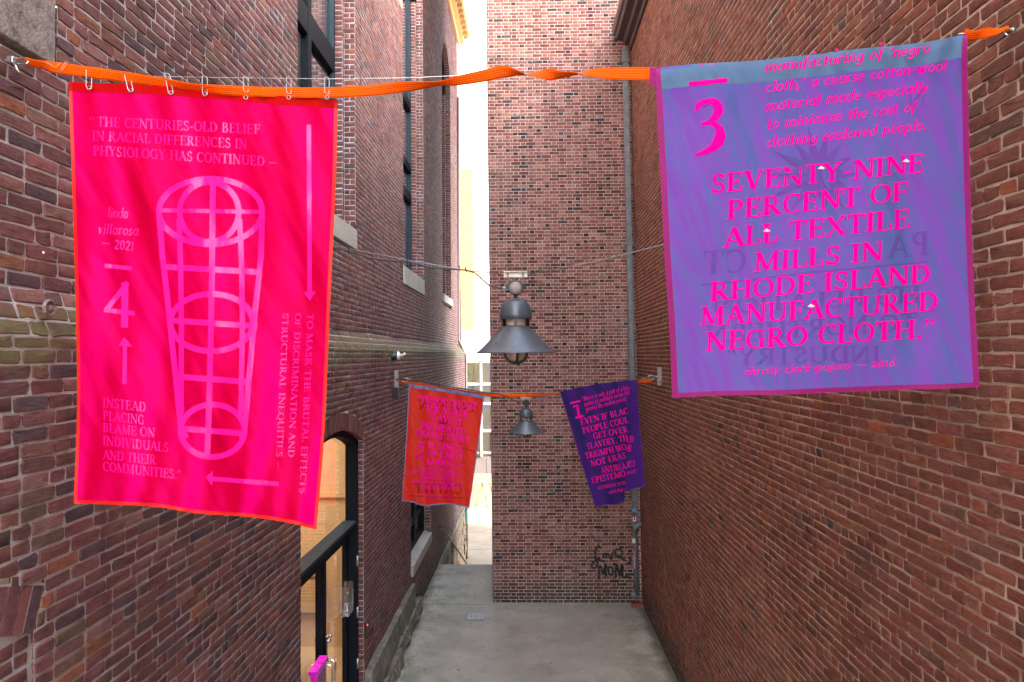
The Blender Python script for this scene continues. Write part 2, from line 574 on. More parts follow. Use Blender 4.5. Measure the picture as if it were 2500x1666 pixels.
def lay(u0, u1, v0, v1, ch, ops, bond, L=.203, H=.098, mj=.0105, k0=0):
    """bricks of one wall field: list of (u, v, w, h, header)"""
    out = []; strips = []
    k = k0
    v = v0
    while v < v1 - .02:
        h = min(ch, v1 - v)
        iv = intervals(u0, u1, v + h / 2, ops)
        for a, b in iv:
            strips.append((a, b, v, v + h))
            if bond == 'flemish':
                seq = [(L, 0), (H, 1)]; off = 0 if k % 2 else (L + mj + (H - L) / 2 * 0 + H * .5 + L * .0) * 1.0 + .05
                if k % 2 == 0: off = (L + H + 2 * mj) / 2
            elif bond == 'common':
                if k % 7 == 3: seq = [(H, 1)]; off = .05 * (k % 2)
                else: seq = [(L, 0)]; off = (L + mj) / 2 * (k % 2) + (.03 if k % 3 == 0 else 0)
            elif bond == 'header':
                seq = [(H, 1)]; off = (H / 2) * (k % 2)
            elif bond == 'jamb':
                seq = [(b - a - mj * .6, 1)] if (k % 2 or b - a < .14) else [((b - a) * .42, 1), ((b - a) * .58 - mj * 1.6, 0)]; off = 0
            else:      # mixed, old irregular work
                seq = None; off = 0
            if bond == 'jamb':
                x = a + mj / 2
            else:
                per = sum(s_[0] + mj for s_ in seq) if seq else L + mj
                base = math.floor((a - u0) / per) * per + u0
                x = base - off - per
            i = 0
            row = []
            while x < b - .012:
                if seq:
                    w, hd = seq[i % len(seq)]
                else:
                    q = rng.random()
                    w, hd = (H, 1) if q < .20 else ((L * .75, 0) if q < .25 else (L, 0))
                if bond != 'jamb': w *= rng.uniform(.985, 1.015)
                s_ = max(x, a + mj / 2); e_ = min(x + w, b - mj / 2)
                if e_ - s_ > .028:
                    row.append([s_, e_, hd])
                x += w + mj
                i += 1
                if bond == 'jamb' and i >= len(seq): break
            if row:
                row[-1][1] = b - mj / 2
                row[0][0] = a + mj / 2
            for s_, e_, hd in row:
                out.append((s_, v + mj / 2, e_ - s_, h - mj, hd))
        v += ch
        k += 1
    return out, strips


CORN = np.array([[0, 0], [1, 0], [1, 1], [0, 1]], float)


def joined_bricks(name, groups, mat, parent, depth=.013, chamf=.004, jit=.0022, seed=1):
    """all remaining bricks of a wall as one mesh; groups = [(plane, bricks, palette)]"""
    r = np.random.RandomState(seed)
    VV = []; CC = []
    for pl, bricks, pal in groups:
        if not bricks: continue
        B = np.array([[b[0], b[1], b[2], b[3]] for b in bricks])
        n = len(B)
        col = np.array([pick(pal, b[4]) for b in bricks])
        uv = B[:, None, :2] + CORN[None] * B[:, None, 2:4]
        j = r.normal(0, jit, (n, 4, 2)).clip(-2.2 * jit, 2.2 * jit)
        uv = uv + j
        cen = uv.mean(1, keepdims=True)
        sgn = np.sign(cen - uv)
        front = uv + sgn * chamf * r.uniform(.5, 1.6, (n, 4, 1))
        off = (r.normal(.0005, .0013, (n, 1)) + r.normal(0, .0008, (n, 4))).clip(0, .005)
        rings = [(front, off), (uv, off - chamf * .8), (uv, np.full((n, 4), -depth))]
        O, U, V, N = [np.array(x) for x in (pl.O, pl.U, pl.V, pl.N)]
        vs = np.concatenate([(O + q[..., 0:1] * U + q[..., 1:2] * V + d[..., None] * N) for q, d in rings], 1)  # n,12,3
        flip = np.dot(np.cross(U, V), N) < 0
        VV.append((vs, flip)); CC.append(col)
    vs = np.concatenate([v for v, _ in VV]).reshape(-1, 3)
    faces = []
    base = [(0, 1, 2, 3)] + [(i, (i + 4), (i + 1) % 4 + 4, (i + 1) % 4) for i in range(4)] + [(i + 4, i + 8, (i + 1) % 4 + 8, (i + 1) % 4 + 4) for i in range(4)]
    base = np.array(base)
    fl = []
    start = 0
    for v, flip in VV:
        n = len(v)
        bb = base[:, ::-1] if flip else base
        fl.append((bb[None] + (start + np.arange(n) * 12)[:, None, None]).reshape(-1, 4))
        start += n * 12
    fl = np.concatenate(fl)
    col = np.concatenate(CC)
    me = bpy.data.meshes.new(name)
    me.vertices.add(len(vs)); me.vertices.foreach_set('co', vs.ravel())
    me.loops.add(fl.size); me.loops.foreach_set('vertex_index', fl.ravel().astype(np.int32))
    me.polygons.add(len(fl))
    me.polygons.foreach_set('loop_start', (np.arange(len(fl)) * 4).astype(np.int32))
    me.polygons.foreach_set('loop_total', np.full(len(fl), 4, np.int32))
    a = me.attributes.new('bcol', 'FLOAT_COLOR', 'FACE')
    fc = np.repeat(np.concatenate([col, np.ones((len(col), 1))], 1), 9, axis=0)
    a.data.foreach_set('color', fc.ravel())
    me.update(); me.validate()
    o = link(name, me, parent, mat)
    o['kind'] = 'stuff'
    return o


def brick_variant(w, h, seed, rough=.0028):
    r = random.Random(seed)
    # worn perimeter, ten points
    per = []
    rc = .008
    pts = [(-w / 2, -h / 2 + rc), (-w / 2 + rc, -h / 2), (0, -h / 2), (w / 2 - rc, -h / 2), (w / 2, -h / 2 + rc),
           (w / 2, h / 2 - rc), (w / 2 - rc, h / 2), (-w * .05, h / 2), (-w / 2 + rc, h / 2), (-w / 2, h / 2 - rc)]
    for x, z in pts:
        per.append((x + r.gauss(0, rough), z + r.gauss(0, rough)))
    n = len(per)
    vs = [(x * .965 - 0, r.gauss(0, .0012), z * .90) for x, z in per] + [(x, -.0045 + r.gauss(0, .0008), z) for x, z in per] + [(x, -.02, z) for x, z in per]
    vs.append((r.uniform(-.2, .2) * w, .0012, r.uniform(-.15, .15) * h))
    c = len(vs) - 1
    fs = [(i, (i + 1) % n, c) for i in range(n)]
    fs += [(i + n, (i + 1) % n + n, (i + 1) % n, i) for i in range(n)]
    fs += [(i + 2 * n, (i + 1) % n + 2 * n, (i + 1) % n + n, i + n) for i in range(n)]
    me = bpy.data.meshes.new('brick')
    # local frame: x along the course, y out of the wall, z up  (front faces +y)
    me.from_pydata(vs, [], [tuple(reversed(f)) for f in fs])
    return me


def single_bricks(sel, mat, parent, nvar=10):
    """sel = [(plane, brick, palette)] -> one object each, meshes shared"""
    var = {}
    for key, w in (('s', .2), ('h', .097)):
        var[key] = []
        for i in range(nvar):
            me = brick_variant(w, .058, 100 + i + (50 if key == 'h' else 0))
            me.materials.append(mat)
            var[key].append(me)
    for pl, b, pal in sel:
        u, v, w, h, hd = b
        key = 's' if w > .14 else 'h'
        me = rng.choice(var[key])
        o = bpy.data.objects.new('brick', me)
        COL.objects.link(o)
        U, V, N = pl.U, pl.V, pl.N
        sx = w / (.2 if key == 's' else .097); sz = h / .058
        fx = -1 if rng.random() < .5 else 1
        if U.cross(N).dot(V) < 0: fx *= -1
        mat4 = Matrix((
            (U.x * sx, N.x, V.x * sz, 0), (U.y * sx, N.y, V.y * sz, 0), (U.z * sx, N.z, V.z * sz, 0), (0, 0, 0, 1)))
        mat4 = Matrix.Translation(pl.p(u + w / 2, v + h / 2, max(.0012, rng.gauss(.0026, .0015)))) @ mat4
        o.parent = parent
        o.matrix_parent_inverse = Matrix.Identity(4)
        o.matrix_local = mat4
        o.color = (*pick(pal, hd), 1)


HIDE = [(175, 235, 770, 1190), (1625, 175, 2360, 960)]


def split_bricks(groups, limit=290, minpx=8):
    sc_ = []
    for gi, (pl, bricks, pal) in enumerate(groups):
        for bi, b in enumerate(bricks):
            q = proj(pl.p(b[0] + b[2] / 2, b[1] + b[3] / 2))
            if not q: continue
            x, y, d = q
            if not (5 < x < 2495 and 5 < y < 1660): continue
            if any(h[0] < x < h[2] and h[1] < y < h[3] for h in HIDE): continue
            e1 = proj(pl.p(b[0], b[1])); e2 = proj(pl.p(b[0] + b[2], b[1])); e3 = proj(pl.p(b[0], b[1] + b[3]))
            if not (e1 and e2 and e3): continue
            ar = abs((e2[0] - e1[0]) * (e3[1] - e1[1]) - (e2[1] - e1[1]) * (e3[0] - e1[0]))
            sc_.append((ar, gi, bi))
    sc_.sort(reverse=True)
    chosen = set((g_, b_) for _, g_, b_ in sc_[:limit])
    sel = [(groups[g_][0], groups[g_][1][b_], groups[g_][2]) for g_, b_ in chosen]
    rest = [(pl, [b for bi, b in enumerate(bricks) if (gi, bi) not in chosen], pal) for gi, (pl, bricks, pal) in enumerate(groups)]
    return sel, rest


def strips_mesh(mb, pl, strips, n=-.0022):
    for a, b, v0, v1 in strips:
        mb.add([pl.p(a, v0, n), pl.p(b, v0, n), pl.p(b, v1, n), pl.p(a, v1, n)],
               [(0, 1, 2, 3)] if pl.U.cross(pl.V).dot(pl.N) > 0 else [(3, 2, 1, 0)])


def merge_strips(strips):
    """join stacked strips with the same ends"""
    out = []
    open_ = {}
    for a, b, v0, v1 in strips:
        k = (round(a, 4), round(b, 4))
        if k in open_ and abs(open_[k][3] - v0) < 1e-4:
            open_[k][3] = v1
        else:
            r_ = [a, b, v0, v1]; out.append(r_); open_[k] = r_
    return [tuple(r_) for r_ in out]


def arch(parent, pl, op, mat, pal, depth=.30, name='arch_brick', tw=.074, rings=1):
    """brick-on-edge arch: every voussoir an object, one shared wedge mesh"""
    R0, R1 = op.R + .003, op.R + op.ring - .003
    n = max(3, int(round(2 * op.th * (op.R + op.ring / 2) / tw)))
    da = 2 * op.th / n
    g_ = da / 2 * .84
    vs = []
    for nn in (.002, -depth):
        for rr, s_ in ((R0, 1), (R1, 1)):
            for sg in (-1, 1):
                vs.append((math.sin(sg * g_) * rr, nn, math.cos(g_) * rr))
    me = bpy.data.meshes.new(name)
    # order: front: in-, in+, out-, out+ ; back the same
    me.from_pydata(vs, [], [(0, 2, 3, 1), (4, 5, 7, 6), (0, 1, 5, 4), (2, 6, 7, 3), (0, 4, 6, 2), (1, 3, 7, 5)])
    bm = bmesh.new(); bm.from_mesh(me); bmesh.ops.recalc_face_normals(bm, faces=bm.faces[:])
    bm.to_mesh(me); bm.free()
    me.materials.append(mat)
    U, V, N = pl.U, pl.V, pl.N
    C0 = pl.p(op.uc, op.vc)
    for i in range(n):
        a = -op.th + (i + .5) * da
        o = bpy.data.objects.new(name, me)
        COL.objects.link(o)
        X_ = U * math.cos(a) - V * math.sin(a); Z_ = U * math.sin(a) + V * math.cos(a)
        m4 = Matrix(((X_.x, N.x, Z_.x, 0), (X_.y, N.y, Z_.y, 0), (X_.z, N.z, Z_.z, 0), (0, 0, 0, 1)))
        o.parent = parent
        o.matrix_parent_inverse = Matrix.Identity(4)
        o.matrix_local = Matrix.Translation(C0 + N * rng.gauss(0, .0025)) @ m4
        o.color = (*pick(pal), 1)
    # joint bed behind
    mb = MB()
    k = 24
    for i in range(k):
        a0 = -op.th + 2 * op.th * i / k; a1 = a0 + 2 * op.th / k
        q = []
        for a, r_ in ((a0, op.R + .006), (a1, op.R + .006), (a1, R1 + .012), (a0, R1 + .012)):
            q.append(C0 + U * (math.sin(a) * r_) + V * (math.cos(a) * r_) + N * -.0035)
        mb.add(q, [(0, 1, 2, 3)])
        q2 = [C0 + U * (math.sin(a) * (op.R + .006)) + V * (math.cos(a) * (op.R + .006)) + N * d for a, d in ((a0, -.008), (a1, -.008), (a1, -depth), (a0, -depth))]
        mb.add(q2, [(0, 1, 2, 3)])
    return mb


# ================================================================== GROUND (setting)
ZF = -4.75          # alley floor
Z2 = -6.5           # street level beyond the steps
g = MB()
g.quad((-400, -400, Z2 - .3), (400, -400, Z2 - .3), (400, 600, Z2 - .3), (-400, 600, Z2 - .3))
o = g.build('ground', M['pave']); tag(o, kind='structure')
g = MB()
g.box((-2.6, -7, ZF - .25), (2.6, 13.10, ZF))
g.box((-2.6, 13.125, ZF - .25), (2.6, 15.62, ZF - .002))
o = g.build('alley_floor', M['concrete'], bevel=.004); tag(o, kind='structure')
# slab underneath the joint
g = MB(); g.box((-2.6, 13.0, ZF - .3), (2.6, 13.2, ZF - .03))
o = g.build('joint_bed', M['dark']); tag(o, kind='structure')
# steps down to the street
g = MB()
ns = 10
for i in range(ns):
    y0 = 15.62 + i * .30
    g.box((-2.6, y0, Z2 - .2), (2.2, y0 + .30, ZF - .175 * (i + 1)))
o = g.build('steps', M['pave'], bevel=.006); tag(o, kind='structure')
# street slabs, each cast bay raised from a recessed joint
pv = bpy.data.objects.new('pavement', None); COL.objects.link(pv); tag(pv, kind='structure')
yy = 18.7
for i in range(6):
    y1 = yy + 2.15
    for (xa, xb) in ((-2.6, .62), (.635, 4.0)):
        m_ = MB(); m_.box((xa, yy + .012, Z2 - .1), (xb, y1 - .012, Z2))
        m_.build('slab', M['pave'], pv, bevel=.006)
    yy = y1
g = MB(); g.box((-60, 18.6, Z2 - .12), (60, 60, Z2 - .03))
o = g.build('street', M['pave']); tag(o, kind='structure')

# ================================================================== LEFT BUILDING
XL, XU = -2.12, -2.27
YE = 22.2
left = thing('brick_building', 'long purple-brown brick building down the left side with black-framed arched windows and glass door', 'building', (-2.3, 10, ZF))
CH = .0695
UY = (0, 1, 0)
SK = .00885
XLf = lambda y: -2.2 + SK * (y - 3)
UL = (SK, 1, 0); NL = (1, -SK, 0)
pl_low = Plane((XLf(0), 0, ZF), UL, (0, 0, 1), NL)            # v measured from the floor
V_LEDGE = .10 - ZF
door_op = Opening(6.46, 8.83, -.1, -1.10 - ZF, .25, .205)
near_op = Opening(.63, 3.00, .9, -1.22 - ZF, .20, .205)
low_op = Opening(12.2, 14.5, -3.69 - ZF, -1.75 - ZF, .25, .205, .24, .03)
ops_low = [door_op, near_op, low_op]
bl, sl = lay(1.4, YE, 0, V_LEDGE, CH, ops_low, 'mixed', L=.205, mj=.0118)
groups = [(pl_low, bl, 'L')]
wall = MB()
strips_mesh(wall, pl_low, merge_strips(sl))
strips_mesh(wall, pl_low, [(-7, 1.4, 0, V_LEDGE)])
# blocked opening near the camera: rough infill a little behind the arch
pl_inf = Plane((XLf(0) - .012, 0, ZF), UL, (0, 0, 1), NL)
bi, si = lay(1.4, 2.985, 0, -1.10 - ZF, CH * .98, [], 'mixed', L=.2, mj=.013)
bi = [b for b in bi if b[1] > .9 or True]
infill_vmax = lambda u: near_op.vc + math.sqrt(max(0, (near_op.R) ** 2 - (u - near_op.uc) ** 2))
bi = [b for b in bi if b[1] + b[3] < infill_vmax(b[0] + b[2] / 2) + .03]
groups.append((pl_inf, bi, 'L'))
strips_mesh(wall, pl_inf, [(.6, 3.01, 0, -1.0 - ZF)])
# sloping water table, deeper towards the far corner
ysg = [1.4, 4.5, 7.8, 11.2, 14.8, 18.4, YE]
for y0_, y1_ in zip(ysg[:-1], ysg[1:]):
    xm_ = XLf((y0_ + y1_) / 2)
    dxl = XU - xm_
    pp = Plane((XLf(0), 0, .10), UL, (dxl, 0, .22), (.22, 0, -dxl))
    LL = math.hypot(dxl, .22)
    bd, sd = lay(y0_, y1_, 0, LL, LL / 3, [], 'mixed', L=.205, mj=.0125)
    groups.append((pp, bd, 'L')); strips_mesh(wall, pp, [(y0_ if y0_ > 1.4 else -7, y1_, 0, LL)])
# upper wall
pl_up = Plane((XU, 0, .32), UY, (0, 0, 1), (1, 0, 0))
ups = []
for (a, b) in ((.93, 3.19), (6.67, 8.93), (12.4, 14.8), (18.1, 20.1)):
    c = (b - a) / 2
    ups.append(Opening(a, b, 1.72 - .32, 7.75 - .32, c * .999, .22, .33, .03))
VTOP = 10.3 - .32
bu, su = lay(1.4, YE, 0, VTOP, CH, ups, 'mixed', L=.205, mj=.0112)
bu = [b for b in bu if not (b[0] < 3.6 and b[1] > 3.2)]        # behind and above the frame near the camera the mortar sheet is enough
groups.append((pl_up, bu, 'L'))
strips_mesh(wall, pl_up, merge_strips(su)); strips_mesh(wall, pl_up, [(-7, 1.4, 0, VTOP)])


# jamb faces that look back along the alley: outer step, return, inner step
def jambs(X0, Ye, zb, zt, d1, s1, d2, k0=0):
    res = []
    p1 = Plane((X0, Ye, zb), (-1, 0, 0), (0, 0, 1), (0, -1, 0))
    b1, s_1 = lay(0, d1, 0, zt - zb, CH, [], 'jamb', mj=.011, k0=k0)
    res.append((p1, b1, 'L')); strips_mesh(wall, p1, [(0, d1, 0, zt - zb)])
    if s1:
        p2 = Plane((X0 - d1, Ye, zb), (0, -1, 0), (0, 0, 1), (1, 0, 0))
        b2, _ = lay(0, s1, 0, zt - zb, CH, [], 'jamb', mj=.010, k0=k0 + 1)
        b2 = [(b[0], b[1], b[2], b[3], 1) for b in b2]
        res.append((p2, b2, 'L')); strips_mesh(wall, p2, [(0, s1, 0, zt - zb)])
        p3 = Plane((X0 - d1, Ye - s1, zb), (-1, 0, 0), (0, 0, 1), (0, -1, 0))
        b3, _ = lay(0, d2, 0, zt - zb, CH, [], 'header', H=d2 - .011, mj=.011, k0=1)
        b3 = [(.005, b[1], d2 - .011, b[3], 1) for b in b3[::1]]
        seen = set(); b3u = []
        for b in b3:
            if round(b[1], 3) not in seen: seen.add(round(b[1], 3)); b3u.append(b)
        res.append((p3, b3u, 'L')); strips_mesh(wall, p3, [(0, d2, 0, zt - zb)])
    return res


groups += jambs(XU, 8.93, 1.72, 7.75, .15, .07, .12)
groups += jambs(XU, 14.8, 1.72, 7.75, .15, .07, .12)
groups += jambs(XU, 20.1, 1.72, 7.75, .15, .07, .12)
groups += jambs(XLf(8.83), 8.83, ZF, -1.10, .075, 0, 0)
groups += jambs(XLf(14.5), 14.5, -3.69, -1.75, .13, 0, 0)
groups += [(Plane((XU, 3.19, 1.72), (-1, 0, 0), (0, 0, 1), (0, -1, 0)), [], 'L')]
# shell of the building
for (xa, za, xb, zb) in ():
    pass
wall.quad((XL, YE, ZF), (-14, YE, ZF), (-14, YE, 10.3), (XU, YE, 10.3))
wall.quad((XL, YE, Z2 - .3), (-14, YE, Z2 - .3), (-14, YE, ZF), (XL, YE, ZF))
wall.quad((-14, -7, ZF), (XL, -7, ZF), (XU, -7, 10.3), (-14, -7, 10.3))
wall.quad((-14, -7, Z2 - .3), (-14, YE, Z2 - .3), (-14, YE, 10.3), (-14, -7, 10.3))
wall_o = wall.build('wall', M['mortarL'], left)
sel, rest = split_bricks(groups)
single_bricks(sel, M['brickLs'], wall_o)
joined_bricks('brick_courses', rest, M['brickL'], wall_o, jit=.0026, chamf=.0026, seed=3)

for pl_, op_, dp in ((pl_low, door_op, .085), (pl_low, near_op, .06), (pl_low, low_op, .10)):
    arch(wall_o, pl_, op_, M['brickLs'], 'L', dp, 'arch_brick').build('arch_mortar', M['mortarL'], wall_o)
for op_ in ups[1:]:
    arch(wall_o, pl_up, op_, M['brickLs'], 'L', .14, 'arch_brick').build('arch_mortar', M['mortarL'], wall_o)

# roof and cornice
m_ = MB()
m_.box((-14, -7, 10.55), (-2.0, YE + .3, 10.7))
m_.build('roof', M['copper'], left)
m_ = MB()
prof = [(XU, 10.3), (XU + .06, 10.3), (XU + .08, 10.38), (XU + .20, 10.42), (XU + .22, 10.55), (XU + .40, 10.62), (XU + .42, 10.80), (XU - .1, 10.85)]
n = len(prof)
vs = [(x, -7, z) for x, z in prof] + [(x, YE + .35, z) for x, z in prof]
m_.add(vs, [(i, i + 1, i + 1 + n, i + n) for i in range(n - 1)] + [tuple(range(n, 2 * n))])
M['cornice'] = plain('sunlit_cornice', (.62, .38, .14), .5)  # golden sunlight on the cornice is put into this base colour
m_.build('cornice', M['cornice'], left)
m_ = MB()
for i in range(34):
    y = YE - .2 - i * .35
    m_.box((XU + .22, y - .07, 10.44), (XU + .38, y + .07, 10.60))
m_.build('cornice_bracket', M['cornice'], left)['kind'] = 'stuff'


# sills
def sill(Ya, Yb, X0, ztop, zbot, proj_, mat, parent=left):
    m_ = MB()
    a, b = Ya - .03, Yb + .03
    # weathered top slopes outward
    xs_in = X0 - .30
    v = [(X0 + proj_, a, zbot), (X0 + proj_, b, zbot), (X0 + proj_, b, ztop - .05), (X0 + proj_, a, ztop - .05),
         (xs_in, a, zbot), (xs_in, b, zbot), (xs_in, b, ztop + .02), (xs_in, a, ztop + .02)]
    m_.add(v, [(0, 1, 2, 3), (3, 2, 6, 7), (0, 3, 7, 4), (1, 5, 6, 2), (0, 4, 5, 1)])
    return m_.build('sill', mat, parent, bevel=.006)


sill(.93, 3.165, XU, 1.80, 1.40, .012, M['brownstone'])
sill(6.67, 8.93, XU, 1.72, 1.41, .015, M['sill'])
sill(12.4, 14.8, XU, 1.70, 1.32, .02, M['sill'])
sill(18.1, 20.1, XU, 1.70, 1.45, .05, M['sill'])
sill(12.2, 14.5, XL, -3.69, -3.93, .05, M['sill'])
# the stone block over the near blocked opening is the sill of the first upper window: it runs up to a stone jamb
m_ = MB(); m_.box((XU - .25, 2.2, 1.79), (XU + .012, 3.198, 4.6)); m_.build('window_surround', M['brownstone'], left, bevel=.008)


def arc_pts(op, k=20, dr=0.0):
    r_ = op.R - dr
    return [(op.uc + math.sin(a) * r_, op.vc + math.cos(a) * r_) for a in [(-op.th + 2 * op.th * i / k) for i in range(k + 1)]]


def upper_window(op, z0, Xf, transoms, label=None):
    """frame > stiles, mullion, transoms; pane and room behind"""
    a, b = op.u0 + .05, op.u1 - .05
    zb = op.vb + z0; zs = op.vs + z0
    fr = MB()
    fr.box((Xf - .10, a - .06, zb), (Xf, a + .05, zs))
    fr.box((Xf - .10, b - .05, zb), (Xf, b + .0, zs))
    fr.box((Xf - .10, a, zb), (Xf + .01, b, zb + .10))
    cy = (a + b) / 2
    top = zs + op.rise * .9
    pts_ = arc_pts(op, 20, .07)
    for (u0, v0), (u1, v1) in zip(pts_[:-1], pts_[1:]):
        p0, p1 = Vector((Xf - .05, u0, v0 + z0)), Vector((Xf - .05, u1, v1 + z0))
        d = (p1 - p0); L_ = d.length; d.normalize()
        fr.obox((p0 + p1) / 2, (Vector((1, 0, 0)), d, Vector((1, 0, 0)).cross(d)), (.05, L_ / 2 + .004, .035))
    fo = fr.build('window', M['frame'], left, bevel=.006)
    mm = MB(); mm.box((Xf - .085, cy - .06, zb + .1), (Xf + .012, cy + .06, top)); mm.build('mullion', M['frame'], fo, bevel=.006)
    for (za, zc) in transoms:
        mm = MB(); mm.box((Xf - .09, a + .05, za), (Xf + .006, b - .05, zc))
        mm.build('transom', M['frame'], fo, bevel=.006)
    # inner bead, paler blue
    bead = MB()
    bead.box((Xf - .06, b - .085, zb + .1), (Xf - .002, b - .052, zs))
    bead.box((Xf - .06, a + .052, zb + .1), (Xf - .002, a + .085, zs))
    bead.build('bead', M['frame_hi'], fo, bevel=.004)
    pn = MB()
    poly = [(Xf - .06, a, zb), (Xf - .06, b, zb)] + [(Xf - .06, u, v + z0) for u, v in reversed(arc_pts(op, 16, .07))]
    pn.add(poly, [tuple(range(len(poly)))])
    pn.build('pane', M['glass'], fo)
    rm = MB()
    x0 = Xf - 1.6
    rm.box((x0, op.u0 - .6, zb - .1), (Xf - .35, op.u1 + .6, top + .3))
    me_faces = rm.f; rm.f = [f for i, f in enumerate(me_faces) if i != 3]   # open towards the pane
    rm.build('room', M['room_up'], fo)
    bl_ = MB(); bl_.box((Xf - .16, b - .55, zb + .1), (Xf - .15, b - .1, top)); bl_.build('blind', M['white'], fo)


upper_window(ups[1], .32, -2.52, [(3.72, 4.02), (5.6, 5.75)])
upper_window(ups[2], .32, -2.52, [(3.3, 3.5), (3.95, 4.1), (5.3, 5.5)])
upper_window(ups[3], .32, -2.52, [(3.3, 3.5), (5.6, 5.8)])

# lower small window
lw = MB()
lw.box((-2.34, 12.2, -3.69), (-2.24, 14.5, -3.57)); lw.box((-2.34, 14.36, -3.57), (-2.24, 14.5, -1.6)); lw.box((-2.34, 12.2, -3.57), (-2.24, 12.32, -1.6))
lw.box((-2.33, 12.32, -3.25), (-2.25, 14.36, -3.10))
for (u0, v0), (u1, v1) in zip(arc_pts(low_op, 10, .05)[:-1], arc_pts(low_op, 10, .05)[1:]):
    p0, p1 = Vector((-2.29, u0, v0 + ZF)), Vector((-2.29, u1, v1 + ZF)); d = (p1 - p0); L_ = d.length; d.normalize()
    lw.obox((p0 + p1) / 2, (Vector((1, 0, 0)), d, Vector((1, 0, 0)).cross(d)), (.05, L_ / 2 + .004, .06))
lwo = lw.build('window', M['frame'], left, bevel=.006)
m_ = MB(); m_.box((-2.33, 13.27, -3.57), (-2.235, 13.41, -1.5)); m_.build('mullion', M['frame'], lwo, bevel=.005)
m_ = MB(); poly = [(-2.30, 12.2, -3.6), (-2.30, 14.5, -3.6)] + [(-2.30, u, v + ZF) for u, v in reversed(arc_pts(low_op, 12, .03))]
m_.add(poly, [tuple(range(len(poly)))]); m_.build('pane', M['glass_door'], lwo)
m_ = MB(); m_.box((-4.5, 11.9, -4.7), (-2.36, 14.8, -1.2)); m_.f = [f for i, f in enumerate(m_.f) if i != 3]
m_.build('room', M['room'], lwo)

# ---- glass entrance
Xg = -2.33
ent = MB()
ent.box((-2.36, 8.73, ZF), (-2.215, 8.83, -1.05)); ent.box((-2.36, 6.46, ZF), (-2.215, 6.56, -1.05))
ap = arc_pts(door_op, 20, .03)
for (u0, v0), (u1, v1) in zip(ap[:-1], ap[1:]):
    p0, p1 = Vector((-2.29, u0, v0 + ZF)), Vector((-2.29, u1, v1 + ZF)); d = (p1 - p0); L_ = d.length; d.normalize()
    ent.obox((p0 + p1) / 2, (Vector((1, 0, 0)), d, Vector((1, 0, 0)).cross(d)), (.07, L_ / 2 + .004, .045))
ento = ent.build('entrance_frame', M['frame'], left, bevel=.005)
m_ = MB(); m_.box((-2.40, 6.56, -2.225), (-2.235, 8.73, -2.14)); m_.build('transom', M['frame'], ento, bevel=.008)
m_ = MB(); m_.box((-2.39, 6.56, -2.14), (-2.215, 8.73, -2.10)); m_.build('drip_rail', M['frame_hi'], ento, bevel=.006)
m_ = MB(); poly = [(Xg, 6.5, -2.1), (Xg, 8.8, -2.1)] + [(Xg, u, v + ZF) for u, v in reversed(arc_pts(door_op, 16, .04))]
m_.add(poly, [tuple(range(len(poly)))]); m_.build('fanlight_pane', M['glass_door'], ento)
for sd_, (ya, yb) in ((0, (6.565, 7.64)), (1, (7.66, 8.725))):
    lf = MB()
    zt, zb = -2.235, ZF + .01
    lf.box((-2.375, ya, zb), (-2.315, ya + .10, zt)); lf.box((-2.375, yb - .10, zb), (-2.315, yb, zt))
    lf.box((-2.375, ya + .10, zt - .10), (-2.315, yb - .10, zt)); lf.box((-2.375, ya + .10, zb), (-2.315, yb - .10, zb + .25))
    d_ = lf.build('door', M['frame'], left, bevel=.004)
    m_ = MB(); m_.quad((-2.345, ya + .1, zb + .25), (-2.345, yb - .1, zb + .25), (-2.345, yb - .1, zt - .10), (-2.345, ya + .1, zt - .10))
    m_.build('pane', M['glass_door'], d_)
    yh = yb - .05 if sd_ == 0 else ya + .05
    m_ = MB()
    m_.tube([(-2.315, yh, -3.42), (-2.27, yh, -3.42), (-2.215, yh, -3.425), (-2.20, yh, -3.45), (-2.20, yh, -3.95), (-2.215, yh, -3.98), (-2.315, yh, -3.98)], .013, 10)
    m_.build('handle', M['chrome'], d_, smooth=True)
    if sd_ == 1:
        for zz in (-2.55, -3.2, -3.85):
            m_ = MB(); m_.tube([(-2.205, 8.735, zz), (-2.205, 8.735, zz - .13)], .014, 8); m_.build('hinge', M['steel'], d_, smooth=True)
        m_ = MB(); m_.box((-2.312, ya + .02, -3.42), (-2.295, ya + .08, -3.15)); m_.build('lock_plate', M['black'], d_, bevel=.003)
        m_ = MB(); m_.lathe([(0, .045), (.02, .045), (.022, .03), (.022, 0)], (-2.297, ya + .05, -3.2), 14, 'X'); m_.build('lock_cylinder', M['chrome'], d_, smooth=True)
        m_ = MB(); m_.lathe([(0, .06), (.017, .06), (.02, .045), (.02, 0)], (-2.297, ya + .03, -3.14), 14, 'X'); m_.build('lock_cylinder', M['chrome'], d_, smooth=True)
# lobby behind the entrance
rm = MB(); rm.box((-6.5, 5.2, ZF), (-2.44, 11.2, -.55)); rm.f = [f for i, f in enumerate(rm.f) if i != 3]
rmo = rm.build('lobby', M['room'], left)
m_ = MB(); m_.box((-4.6, 8.2, -.62), (-4.0, 10.4, -.57)); m_.build('ceiling_light', emit_mat('ceiling_light', (1.0, .84, .62), 2.9), rmo)
m_ = MB(); m_.box((-4.3, 11.10, -4.20), (-3.38, 11.18, -3.58)); m_.build('picture_frame', plain('picture_wood', (.14, .05, .03), .4), rmo, bevel=.01)
m_ = MB(); m_.box((-4.24, 11.08, -4.15), (-3.44, 11.12, -3.63)); m_.build('picture', plain('picture_paper', (.66, .48, .27), .5), rmo)
m_ = MB(); m_.box((-6.4, 11.12, -2.30), (-2.5, 11.19, -2.22)); m_.build('picture_rail', M['room'], rmo)
m_ = MB(); m_.box((-4.9, 9.4, ZF), (-3.5, 10.2, -3.75)); m_.build('counter', plain('counter_wood', (.30, .20, .12), .5), rmo, bevel=.01)
